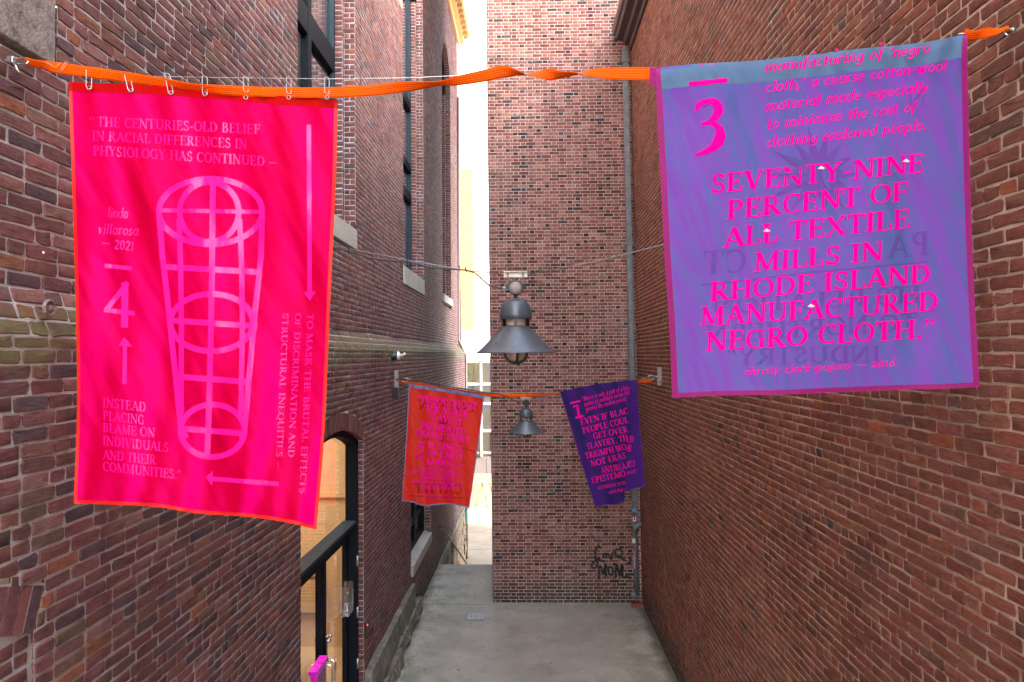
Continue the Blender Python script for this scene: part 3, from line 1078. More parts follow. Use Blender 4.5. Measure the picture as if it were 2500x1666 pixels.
# clear leaflet holder fixed to the door glass
m_ = MB()
for a_, b_ in (((-2.34, 8.36, -3.18), (-2.22, 8.365, -2.82)), ((-2.34, 8.58, -3.18), (-2.22, 8.585, -2.82)), ((-2.222, 8.365, -3.18), (-2.218, 8.58, -2.9)), ((-2.34, 8.365, -3.18), (-2.222, 8.58, -3.175))):
    m_.box(a_, b_)
o = m_.build('leaflet_holder', glass_mat('acrylic', (.94, .95, .97), .12)); tag(o, 'clear acrylic leaflet holder on the right glass door', 'leaflet holder')


# granite plinth between the door and the small window, broken kerb stones under it
def rock(name, a, b, mat, parent, seed, amp=.03, cuts=7, tilt=0):
    m_ = MB(); m_.box(a, b)
    me = bpy.data.meshes.new(name); me.from_pydata(m_.v, [], m_.f)
    bm = bmesh.new(); bm.from_mesh(me)
    sx = [abs(b[i] - a[i]) for i in range(3)]
    for ax in range(3):
        nc = min(26, max(1, int(sx[ax] / .07)))
        for k in range(1, nc):
            co = [0, 0, 0]; co[ax] = min(a[ax], b[ax]) + sx[ax] * k / nc
            no = [0, 0, 0]; no[ax] = 1
            gg = bm.verts[:] + bm.edges[:] + bm.faces[:]
            bmesh.ops.bisect_plane(bm, geom=gg, plane_co=co, plane_no=no)
    bm.normal_update()
    from mathutils import noise as mn
    for v in bm.verts:
        p = v.co * 3.1 + Vector((seed * 7.3, 0, 0))
        d_ = mn.noise(p) * .65 + mn.noise(p * 2.7) * .35 + mn.noise(p * 7) * .2
        v.co += v.normal * d_ * amp
    bm.to_mesh(me); bm.free()
    o = link(name, me, parent, mat)
    return o


rock('plinth_stone', (XL - .1, 8.87, ZF - .05), (XL + .075, 12.25, -4.07), M['granite'], left, 1, .03)
rock('plinth_stone', (XL - .1, 8.84, ZF - .05), (XL + .15, 10.6, -4.50), M['granite'], left, 2, .11)
rock('plinth_stone', (XL - .1, 10.5, ZF - .05), (XL + .11, 12.7, -4.46), M['granite'], left, 5, .10)
m_ = MB(); m_.box((XL - .1, 12.7, ZF - .02), (XL + .02, 15.6, ZF + .0)); m_.build('base_course', M['brownstone'], left)
# stone base below floor level along the steps
m_ = MB(); m_.box((XL - .3, 15.63, ZF - .12), (XL + .07, 21.9, ZF + .02)); m_.build('coping', M['granite'], left, bevel=.01)
k = 0
zz = ZF - .13
ri = random.Random(5)
while zz > Z2 - .1:
    hh = ri.uniform(.26, .42)
    y = 15.63
    while y < YE:
        ww = min(ri.uniform(.4, .9), YE + .05 - y)
        if ww > .1:
            rock('base_stone', (XL - .25, y + .012, zz - hh + .012), (XL + .04 + ri.uniform(0, .04) + .035 * (y - 15) / 6, y + ww - .012, zz - .012), M['rubble'], left, k, .045)
        y += ww; k += 1
    zz -= hh
m_ = MB(); m_.box((XL - .3, 15.6, Z2 - .3), (XL, YE, ZF)); m_.build('base_wall', M['mortarL'], left)

# wall rosette, screw and cracked joints over the door arch
XW = lambda px, py, n=.006: (lambda q: q + Vector((n, 0, 0)))(pt(px, py, X=XLf(pt(px, py, X=-2.15).y)))
q = XW(118, 753, .002)
m_ = MB(); m_.lathe([(0, .012), (.012, .014), (.016, .006), (.030, .006), (.034, .014), (.040, .008), (.042, 0)], q, 24, 'X'); m_.build('anchor_rosette', M['brownstone'], left, smooth=True)
q = XW(103, 617, .004)
m_ = MB(); m_.lathe([(.002, .004), (.005, .005), (.006, 0)], q, 12, 'X'); m_.build('screw', M['white'], left)
ck = MB(); rk = random.Random(8)
for ln in ([(846, 938), (851, 948), (862, 950), (858, 962), (852, 974), (862, 985), (868, 990), (872, 1003), (880, 1012)], [(846, 948), (838, 951)], [(884, 934), (893, 935)], [(1012, 922), (1022, 920)], [(866, 1008), (878, 1016)]):
    P_ = []
    for a, b in zip(ln[:-1], ln[1:]):
        P_ += [(a[0] + (b[0] - a[0]) * t, a[1] + (b[1] - a[1]) * t) for t in (0, .33, .66)]
    P_.append(ln[-1])
    tops, bots = [], []
    for x, y in P_:
        w_ = rk.uniform(.6, 3.4)
        tops.append(XW(x - w_ * .4, y - w_ * .6)); bots.append(XW(x + w_ * .4, y + w_ * .6))
    n = len(P_)
    ck.add(tops + bots, [(i, i + 1, i + 1 + n, i + n) for i in range(n - 1)])
ck.build('open_joint', M['dark'], left)['kind'] = 'stuff'

# ================================================================== RIGHT BUILDING (old wall, leans in slightly)
right = thing('brick_building', 'plain orange-brown brick building along the right side with dark eave', 'building', (2.3, 6, ZF))
LEAN = -.012
pl_r = Plane((2.135, 0, ZF), UY, (LEAN, 0, 1), (-1, 0, LEAN))
HR = 5.95 - ZF
br, sr = lay(1.4, 13.16, 0, HR, .0678, [], 'common', L=.204, mj=.0108)
wr = MB()
strips_mesh(wr, pl_r, [(-7, 13.18, 0, HR)])
wr.quad((1.9, -7, ZF), (9, -7, ZF), (9, -7, 6), (1.9, -7, 6))
wr.quad((9, -7, ZF), (9, 13.1, ZF), (9, 13.1, 6), (9, -7, 6))
wro = wr.build('wall', M['mortarR'], right)
sel, rest = split_bricks([(pl_r, br, 'R')])
single_bricks(sel, M['brickRs'], wro)
joined_bricks('brick_courses', rest, M['brickR'], wro, jit=.0023, chamf=.0026, seed=8)
# eave
xw = pl_r.p(0, HR).x
m_ = MB()
prof = [(xw + .1, 5.82), (xw - .03, 5.82), (xw - .05, 5.90), (xw - .13, 5.92), (xw - .15, 6.0), (xw - .17, 6.01), (xw - .27, 6.03), (xw - .30, 6.10), (xw - .335, 6.12), (xw - .35, 6.26), (xw - .30, 6.30), (xw + .3, 6.36)]
n = len(prof)
vs = [(x, -7, z) for x, z in prof] + [(x, 13.0, z) for x, z in prof]
m_.add(vs, [(i, i + n, i + 1 + n, i + 1) for i in range(n - 1)] + [tuple(reversed(range(n, 2 * n)))])
m_.build('eave', M['copper'], right)
m_ = MB()
m_.add([(xw - .3, -7, 6.30), (6.2, -7, 9.9), (6.2, 13.1, 9.9), (xw - .3, 13.0, 6.30), (10, -7, 6.3), (10, 13.1, 6.3)], [(0, 1, 2, 3), (1, 4, 5, 2), (0, 4, 1), (3, 2, 5)])
m_.build('roof', plain('sun_block_slate', (.09, .09, .10), .7), right)  # unseen roof, ridge raised to keep the sun off the left wall

# ================================================================== BRICK TOWER closing the alley
YT = 13.2
tower = thing('brick_tower', 'tall narrow red brick tower wall closing the alley with dark burnt headers', 'tower', (.7, 13.2, ZF))
XT = pt(1201, 900, Y=YT).x
pl_t = Plane((XT, YT, ZF), (1.0, 0, 0), (-.006, 0, 1), (0, -1, 0))
WT = 2.95
bt, st_ = lay(0, WT, 0, 7.4 - ZF, .0640, [], 'flemish', L=.188, H=.090, mj=.0098)
wt = MB()
strips_mesh(wt, pl_t, [(0, WT, 0, 16.5 - ZF)])
wt.quad((XT - .004, YT + .005, Z2), (XT - .004, 19.3, Z2), (XT - .12, 19.3, 16.5), (XT - .12, YT + .005, 16.5))
wt.quad((XT, 19.3, Z2), (10, 19.3, Z2), (10, 19.3, 16.5), (XT, 19.3, 16.5))
wt.quad((10, YT, Z2), (10, 19.3, Z2), (10, 19.3, 16.5), (10, YT, 16.5))
wt.quad((2.2, YT + .01, Z2), (10, YT + .01, Z2), (10, YT + .01, 16.5), (2.2, YT + .01, 16.5))
wt.quad((XT - .1, YT, 16.5), (10, YT, 16.5), (10, 19.3, 16.5), (XT - .1, 19.3, 16.5))
wto = wt.build('wall', M['mortarT'], tower)
pl_ts = Plane((XT, YT, ZF), (0, 1, 0), (-.006, 0, 1), (-1, 0, 0))
bs_, ss_ = lay(0, 6.1, 0, 7.4 - ZF, .0640, [], 'flemish', L=.188, H=.090, mj=.0098)
sel, rest = split_bricks([(pl_t, bt, 'T')])
single_bricks(sel, M['brickTs'], wto)
joined_bricks('brick_courses', rest + [(pl_ts, bs_, 'T')], M['brickT'], wto, jit=.0014, chamf=.003, depth=.010, seed=9)
# wall vent below the eave
m_ = MB(); a = pt(1497, 65, Y=YT); b = pt(1510, 98, Y=YT); m_.box((a.x, YT - .06, b.z), (b.x, YT - .002, a.z)); m_.build('vent_box', M['zinc'], tower, bevel=.008)
# graffiti, sprayed lettering standing a hair proud of the wall
gr = MB()


def spray(pts_, w):
    s_ = (1560 - 1430) / 971.0
    P_ = [Vector((1430 + x * s_, 1320 + y * s_, 0)) for x, y in pts_]
    Q = []
    for i in range(len(P_) - 1):
        p0 = P_[max(i - 1, 0)]; p1 = P_[i]; p2 = P_[i + 1]; p3 = P_[min(i + 2, len(P_) - 1)]
        for t in (0, .25, .5, .75):
            Q.append(.5 * ((2 * p1) + (-p0 + p2) * t + (2 * p0 - 5 * p1 + 4 * p2 - p3) * t * t + (-p0 + 3 * p1 - 3 * p2 + p3) * t ** 3))
    Q.append(P_[-1])
    L_, R_ = [], []
    for i, q in enumerate(Q):
        t = Q[min(i + 1, len(Q) - 1)] - Q[max(i - 1, 0)]
        t.normalize()
        nn = Vector((-t.y, t.x, 0)) * w * .62 * (1 + .25 * math.sin(i * 1.7))
        L_.append(q + nn); R_.append(q - nn)
    spray.k = getattr(spray, 'k', 0) + 1
    yv = YT - .0068 - .0003 * spray.k
    vs = [pt(q.x, q.y, Y=yv) for q in L_] + [pt(q.x, q.y, Y=yv) for q in R_]
    n = len(L_)
    gr.add(vs, [(i, i + 1, i + 1 + n, i + n) for i in range(n - 1)])


spray([(275, 135), (245, 105), (195, 145), (170, 220), (175, 320), (215, 400), (200, 480), (150, 500), (120, 480), (110, 440), (160, 370), (230, 345), (300, 375), (360, 385)], 4.4)
spray([(350, 235), (320, 260), (325, 300), (365, 310), (375, 270), (350, 235)], 3.6)
spray([(375, 240), (410, 250), (440, 300), (465, 345), (480, 270), (500, 210)], 3.6)
spray([(545, 200), (560, 165), (620, 160), (665, 200), (650, 260), (590, 300), (545, 275), (545, 200)], 4.0)
spray([(545, 290), (620, 310), (690, 350), (740, 375)], 4.0)
spray([(795, 295), (815, 340), (805, 400), (760, 430), (740, 425)], 5.0)
spray([(245, 710), (240, 600), (245, 490), (275, 480), (300, 560), (325, 610), (345, 520), (365, 425), (360, 540), (370, 660)], 4.6)
spray([(430, 480), (410, 520), (430, 610), (470, 630), (495, 570), (480, 500), (430, 480)], 4.6)
spray([(550, 670), (545, 560), (565, 450), (600, 560), (620, 640), (640, 540), (665, 445), (665, 560), (680, 665), (750, 665), (820, 680)], 4.8)
gr.build('graffiti', M['graffiti'], tower)

# ================================================================== RAIN PIPES
dp = thing('drain_pipe', 'weathered grey square rain pipe in the corner beside the brick tower, stickers low down', 'drain pipe', pt(1556, 1455, Y=13.0))
PA, PB = pt(1526, 118, Y=13.05), pt(1551, 1300, Y=13.05)
ax = (PB - PA).normalized()
m_ = MB(); c = (PA + PB) / 2
sidev = Vector((1, 0, 0)); sidev = (sidev - ax * sidev.dot(ax)).normalized()
m_.obox(c, (sidev, ax.cross(sidev), ax), (.056, .045, (PB - PA).length / 2))
m_.build('pipe', M['zinc'], dp, bevel=.012)
PC = pt(1555, 1452, Y=13.03)
m_ = MB(); m_.tube([PB + Vector((.06, 0, .08)), PB + Vector((0.0, 0, .07)), PB + Vector((-.01, -.01, .0)), PC], .045, 14); m_.build('lower_pipe', M['zinc'], dp, smooth=True)
for py in (152, 601, 1222, 1276):
    f_ = (py - 118) / (1300 - 118); q = PA + (PB - PA) * f_
    m_ = MB(); m_.obox(q, (sidev, ax.cross(sidev), ax), (.085, .062, .022)); m_.build('clamp', M['zinc'], dp, bevel=.006)
m_ = MB(); q = pt(1553, 1290, Y=12.97); m_.tube([q + Vector((.12, .05, .05)), q + Vector((.06, 0, .06)), q + Vector((.0, -.01, .03)), q + Vector((-.03, 0, -.06))], .05, 14); m_.build('elbow', M['zinc'], dp, smooth=True)
m_ = MB(); q = pt(1546, 1458, Y=12.95); m_.tube([q + Vector((.02, .06, .05)), q], .045, 14, cap=False); m_.tube([q + Vector((0, .002, 0)), q + Vector((0, .004, 0))], .036, 12); m_.build('outlet', M['zinc'], dp, smooth=True)
STK = [(1548, 1246, 10, 9, (.03, .35, .60), 'blue'), (1548, 1256, 8, 6, (.10, .02, .22), 'violet'), (1549, 1268, 8, 11, (.75, .72, .70), 'white'), (1549, 1267, 4, 8, (.65, .06, .06), 'red'),
       (1548, 1279, 9, 8, (.05, .50, .36), 'green'), (1547, 1321, 7, 11, (.75, .75, .78), 'pale'), (1549, 1348, 6, 9, (.6, .12, .15), 'scarlet'), (1549, 1372, 3, 34, (.55, .35, .55), 'lilac')]
for i, (x, y, w, h, cc, nm) in enumerate(STK):
    yv = 12.992 - .0006 * i if y < 1300 else 12.978 - .0006 * i
    m_ = MB()
    m_.add([pt(x - w / 2, y - h / 2, Y=yv), pt(x + w / 2, y - h / 2, Y=yv), pt(x + w / 2, y + h / 2, Y=yv), pt(x - w / 2, y + h / 2, Y=yv)], [(0, 1, 2, 3)])
    m_.build('sticker', plain('sticker_' + nm, cc, .4), dp)
m_ = MB()
q = pt(1557, 1478, Z=ZF + .03); m_.box((q.x - .12, q.y - .06, ZF), (q.x + .10, q.y + .06, ZF + .058))
o = m_.build('loose_brick', plain('loose_brick_red', (.22, .07, .045), .9, 0, (60, .6, .004)), bevel=.004); tag(o, 'single loose red brick on the ground under the corner rain pipe', 'brick')

dp2 = thing('drain_pipe', 'slim mauve-grey rain pipe at the far corner of the left building beyond the steps', 'drain pipe', (-2.1, YE - .1, Z2))
pth = [pt(1119, y, Y=22.05) for y in (238, 830)] + [pt(1137, 868, Y=21.9), pt(1138, 1100, Y=21.8), pt(1139, 1372, Y=21.8)]
pth = [pth[0], pth[1], pth[2], pth[3], Vector((pth[3].x, pth[3].y, Z2 + .05))]
m_ = MB(); m_.tube(pth, .045, 10); M['mauve'] = plain('mauve_pipe', (.20, .17, .19), .45, .2); m_.build('pipe', M['mauve'], dp2, smooth=True)
for zz in (2.9, -.15, -3.2, -5.6):
    q = pth[0] if zz > 0 else pth[3]
    m_ = MB(); m_.tube([(q.x + (0 if zz < 0 else .0), q.y, zz - .03), (q.x, q.y, zz + .03)], .062, 10); m_.build('clamp', M['mauve'], dp2)
m_ = MB(); m_.tube([(pth[3].x, pth[3].y, -4.9), (pth[3].x, pth[3].y, -5.35)], .0465, 10); m_.build('sticker', plain('sticker_teal', (.02, .25, .22), .5), dp2)

# ================================================================== HAND RAIL, FLOOR HATCH, SMALL FIXTURES
hr = thing('hand_rail', 'bronze-coloured wall handrail running down beside the steps on the left', 'handrail', (XL + .1, 16, ZF))
m_ = MB()
a, b = pt(1078, 1283, Y=16.2), pt(1126, 1380, Y=19.0)
a = Vector((XL + .10, 15.75, ZF + .98)); a = pt(1078, 1283, Y=15.9)
b = a + Vector((.30, 2.9, -1.75))
m_.tube([a + Vector((-.10, -.12, -.10)), a + Vector((-.03, -.06, .0)), a, b], .022, 10); m_.build('rail', M['bronze'], hr, smooth=True)
for f_ in (.05, .55):
    q = a.lerp(b, f_)
    m_ = MB(); m_.tube([q, q + Vector((0, 0, -.05)), (XL, q.y, q.z - .06)], .009, 8); m_.build('bracket', M['steel'], hr, smooth=True)

hx, hy = [], []
cs = [pt(1148, 1498, Z=ZF), pt(1186, 1498, Z=ZF), pt(1182, 1514, Z=ZF), pt(1137, 1514, Z=ZF)]
x0, x1 = -.86, -.60
ys, ye = pt(1160, 1515, Z=ZF).y, pt(1160, 1497, Z=ZF).y
xa, xb = pt(1138, 1506, Z=ZF).x, pt(1183, 1506, Z=ZF).x
ht = thing('floor_hatch', 'small pale metal access hatch set in the concrete alley floor', 'hatch', ((xa + xb) / 2, (ys + ye) / 2, ZF))
m_ = MB(); m_.box((xa, ys, ZF - .01), (xb, ye, ZF + .004)); m_.build('frame', M['black'], ht)
m_ = MB(); m_.box((xa + .012, ys + .012, ZF), (xb - .06, ye - .012, ZF + .009)); m_.build('cover', plain('hatch_metal', (.20, .20, .22), .5, .3, (80, .4, .002)), ht, bevel=.002)
m_ = MB(); m_.box((xb - .045, ys + .012, ZF), (xb - .012, ye - .012, ZF + .009)); m_.build('cover_strip', plain('hatch_metal_dark', (.20, .20, .22), .5, .3), ht)
for f_ in (.30, .55):
    xx = xa + (xb - xa) * f_
    m_ = MB(); m_.box((xx - .008, (ys + ye) / 2 - .05, ZF + .009), (xx + .008, (ys + ye) / 2 + .05, ZF + .0105)); m_.build('slot', M['black'], ht)

# litter: dry leaves and scraps
m_ = MB()
rl = random.Random(3)
for (x, y) in ((1212, 1511), (1235, 1483), (1150, 1524), (1121, 1606), (1119, 1637), (1320, 1489), (1479, 1503), (1543, 1529), (1548, 1517), (1520, 1580), (1345, 1620), (1278, 1561), (1260, 1560), (1075, 1392), (1063, 1457), (1240, 1486), (1420, 1600), (1030, 1560), (1180, 1580), (1500, 1490)):
    q = pt(x, y, Z=ZF + .004)
    s_ = rl.uniform(.012, .026); a_ = rl.uniform(0, 6.28)
    pts_ = [(q.x + math.cos(a_ + t) * s_ * k_, q.y + math.sin(a_ + t) * s_ * k_, q.z + rl.uniform(0, .012)) for t, k_ in ((0, 1.5), (1.2, .7), (2.5, .8), (3.3, 1.2), (4.6, .7))]
    m_.add(pts_, [(0, 1, 2, 3, 4)])
for i in range(420):
    side = rl.random() < .6
    gx = (rl.choice((-1, 1)) * (1.98 - abs(rl.gauss(0, .12)))) if side else rl.uniform(-1.9, 1.95)
    gy = rl.uniform(9.2, 15.5)
    if gy > 13.1 and gx > -.75: gy = 13.12 - abs(rl.gauss(0, .1))
    s_ = rl.uniform(.004, .011)
    m_.add([(gx - s_, gy, ZF), (gx, gy - s_, ZF), (gx + s_ * 1.2, gy, ZF), (gx, gy + s_, ZF), (gx, gy, ZF + s_)], [(0, 1, 4), (1, 2, 4), (2, 3, 4), (3, 0, 4)])
o = m_.build('leaf_litter', plain('dry_leaf', (.13, .085, .05), .8, var=.6, vscale=3)); tag(o, kind='stuff')

# flood light on the left wall
fl = thing('flood_light', 'small white and black swivel flood light on the mossy ledge of the left wall', 'flood light', pt(958, 870, X=XL))
q0 = pt(960, 869, X=XL + .02)
m_ = MB(); m_.lathe([(0, .07), (.06, .07), (.07, .05), (.07, -.02)], q0, 20, 'X'); m_.build('base', M['lampdark'], fl, smooth=True)
m_ = MB(); m_.lathe([(0, .10), (.055, .10), (.065, .085), (.066, .07)], q0, 20, 'X'); m_.build('base_cap', M['white'], fl, smooth=True)
m_ = MB(); m_.tube([q0 + Vector((.09, 0, 0)), q0 + Vector((.15, -.02, .01)), q0 + Vector((.19, -.05, .03))], .02, 10); m_.build('arm', M['white'], fl, smooth=True)
hm = MB()
hm.lathe([(0, .10), (.03, .095), (.055, .06), (.075, 0.0), (.078, -.035), (.07, -.035), (.066, 0.0)], (0, 0, 0), 20)
ho = hm.build('head', M['white'], fl, smooth=True)
ho.matrix_local = Matrix.Translation(q0 + Vector((.24, -.09, .015))) @ Matrix.Rotation(R(28), 4, 'Y') @ Matrix.Rotation(R(-28), 4, 'X')
hm = MB(); hm.lathe([(0, -.045), (.04, -.04), (.07, -.028), (.071, -.02)], (0, 0, 0), 20)
h2 = hm.build('lens', M['lens'], ho, smooth=True)
h2.matrix_parent_inverse = Matrix.Identity(4)
ho.matrix_parent_inverse = Matrix.Translation(-fl.location)

# card reader beside the door
m_ = MB(); q = pt(892, 1540, X=XL + .01); m_.box((XL + .003, q.y - .02, q.z - .10), (XL + .035, q.y + .03, q.z + .10))
cr_ = thing('card_reader', 'slim black card reader with a red light on the brick beside the glass door', 'card reader', (XL, q.y, q.z - .1))
m_.build('housing', M['black'], cr_, bevel=.004)
m_ = MB(); m_.box((XL + .034, q.y - .012, q.z + .065), (XL + .038, q.y + .006, q.z + .08)); m_.build('led', emit_mat('red_led', (1, .02, .01), 1.2), cr_)

# magenta sign stand in front of the door
st = thing('sign_stand', 'magenta upright stand with a dull plum side panel in front of the glass door', 'stand', (-2.16, 7.0, ZF))
XS = -2.18
m_ = MB(); m_.box((XS - .03, 6.87, ZF), (XS + .03, 7.19, -3.19)); m_.build('post', M['magenta'], st, bevel=.003)
m_ = MB(); m_.box((XS - .045, 6.84, -3.19), (XS + .045, 7.22, -3.15)); m_.build('cap', M['magenta'], st, bevel=.004)
m_ = MB(); m_.box((XS + .03, 6.90, ZF + .05), (XS + .034, 7.15, -3.24)); m_.build('panel', M['plum'], st)
m_ = MB(); m_.box((XS - .12, 6.85, ZF), (XS + .12, 7.21, ZF + .02)); m_.build('foot', M['magenta'], st)

# ================================================================== FAR SIDE OF THE STREET
M['cream'] = plain('cream_stone', (.24, .165, .09), .6, vscale=1)
M['panel'] = plain('grey_panel', (.055, .05, .055), .5, vscale=2)
M['ivory'] = plain('ivory_blind', (.52, .42, .25), .7, vscale=.8)
M['alu'] = plain('bronze_mullion', (.20, .17, .15), .4, .3)
lw_ = thing('retaining_wall', 'low cream stone retaining wall across the street below the glass front', 'wall', (-1, 29.6, Z2))
m_ = MB(); m_.box((-8, 29.6, Z2), (12, 31.9, Z2 + 1.02)); m_.build('wall', M['cream'], lw_, bevel=.01)
for i, xx in enumerate((-1.95, -1.62)):
    rr_ = thing('stair_rail', ['left one of two thin bronze stair rails against the cream wall', 'right one of two thin bronze stair rails against the cream wall'][i], 'railing', (xx, 29.4, Z2), 'stair rails across the street')
    m_ = MB(); m_.tube([(xx - .14, 29.5, Z2 + 1.0), (xx - .10, 29.4, Z2 + 1.05), (xx + .12, 29.1, Z2 + .35)], .022, 8); m_.build('rail', M['bronze'], rr_, smooth=True)
    m_ = MB(); m_.tube([(xx + .11, 29.15, Z2 + .4), (xx + .11, 29.15, Z2)], .018, 8); m_.build('post', M['bronze'], rr_, smooth=True)
gf = thing('glass_building', 'low modern building with ivory glazed front and grey panels seen through the gap', 'building', (0, 33, Z2))
m_ = MB(); m_.box((-8, 32.1, Z2 + 1.02), (12, 42, -.2)); m_.build('wall', M['ivory'], gf)
m_ = MB(); m_.box((-8.1, 31.75, -.25), (12.1, 42, -.02)); m_.build('roof_edge', plain('roof_edge', (.25, .22, .19), .5), gf, bevel=.01)
xx = -8.0
while xx < 4:
    m_ = MB(); m_.box((xx + .012, 31.92, Z2 + 1.0), (xx + 1.188, 32.0, -4.72)); m_.build('panel', M['panel'], gf)
    xx += 1.2
xm = pt(1175, 1000, Y=31.9).x
for k_ in range(-3, 4):
    m_ = MB(); m_.box((xm + k_ * 2.3 - .05, 31.8, -4.72), (xm + k_ * 2.3 + .05, 32.05, -.25)); m_.build('mullion', M['alu'], gf)
for py in (883, 938, 986, 1052, 1106):
    z_ = pt(1170, py, Y=31.9).z
    m_ = MB(); m_.box((-8, 31.85, z_ - .05), (12, 32.06, z_ + .05)); m_.build('rail', M['alu'] if py > 1100 else plain('rail_ivory', (.45, .40, .33), .5), gf)
for k_ in range(-3, 3):
    m_ = MB(); m_.box((xm + k_ * 2.3 + .06, 32.0, -4.7), (xm + k_ * 2.3 + 2.24, 32.03, -.3)); m_.build('pane', M['glass_door'], gf)


def block(name, label, xl, xr, yt, yb, Yd, col, win=None, depth=12, ext=None):
    a = pt(xl, yt, Y=Yd); b = pt(xr, yb, Y=Yd)
    bt_ = thing(name, label, 'building', ((a.x + b.x) / 2, Yd, Z2))
    m_ = MB(); m_.box((a.x, Yd, Z2 - .2), (b.x, Yd + depth, a.z)); m_.build('wall', col, bt_)
    if win:
        (wx, ww, wy, wh, dy, nyy, mat_, nx, dx) = win
        for i in range(nx):
            for j in range(nyy):
                p = pt(wx + i * dx, wy + j * dy, Y=Yd); q = pt(wx + ww + i * dx, wy + wh + j * dy, Y=Yd)
                m_ = MB(); m_.box((p.x, Yd - .06, q.z), (q.x, Yd - .01, p.z)); m_.build('window', mat_, bt_)
    return bt_


M['yellow'] = plain('yellow_brick', (.24, .135, .032), .8, vscale=.3)
M['whitewall'] = plain('white_wall', (.36, .37, .40), .8, vscale=.2)
M['paleblue'] = plain('pale_window', (.30, .33, .38), .3)
block('apartment_building', 'ochre yellow brick apartment block far beyond the gap', 1120, 1157, 412, 1000, 70, M['yellow'])
block('office_tower', 'pale white office tower with a column of small grey windows behind the yellow block', 1157, 1260, 250, 1000, 95, M['whitewall'], (1190, 5, 605, 15, 28, 6, M['paleblue'], 1, 10))
block('white_house', 'low pink-white clapboard house between the yellow block and the glass front', 1128, 1185, 808, 1000, 50, plain('pinkwhite', (.40, .29, .30), .8, vscale=.3))
# small tree behind the left corner
tr = thing('tree', 'small yellow-green tree crown peeping past the left building corner', 'tree', (-3.0, 27, Z2))
m_ = MB(); m_.tube([(-3.1, 27, Z2), (-3.05, 27, -2), (-2.9, 27, .2)], [.09, .06, .02], 8); m_.tube([(-3.05, 27, -2), (-2.6, 27.1, .0)], [.04, .01], 6); m_.build('trunk', plain('bark', (.12, .09, .06), .9), tr)
m_ = MB(); rt = random.Random(9)
for i in range(700):
    p = Vector((-3.25, 27.2, -.5)) + Vector((rt.gauss(0, .38), rt.gauss(0, .4), rt.gauss(0, .42)))
    a_ = Vector((rt.gauss(0, 1), rt.gauss(0, 1), rt.gauss(0, 1))).normalized(); b_ = a_.cross(Vector((.3, .5, .8))).normalized()
    s_ = rt.uniform(.04, .08)
    m_.add([p - a_ * s_, p + b_ * s_ * .5, p + a_ * s_, p - b_ * s_ * .5], [(0, 1, 2, 3)])
m_.build('crown', plain('leaf', (.22, .20, .03), .6), tr)


# ================================================================== LETTERING (flat print built as thin film)
TK, TN = .17, .075


def _sf(x, y, w=.17):
    yy = y - .03 if y > .5 else y + .03
    return ('l', x - w, yy, x + w, yy, .06)


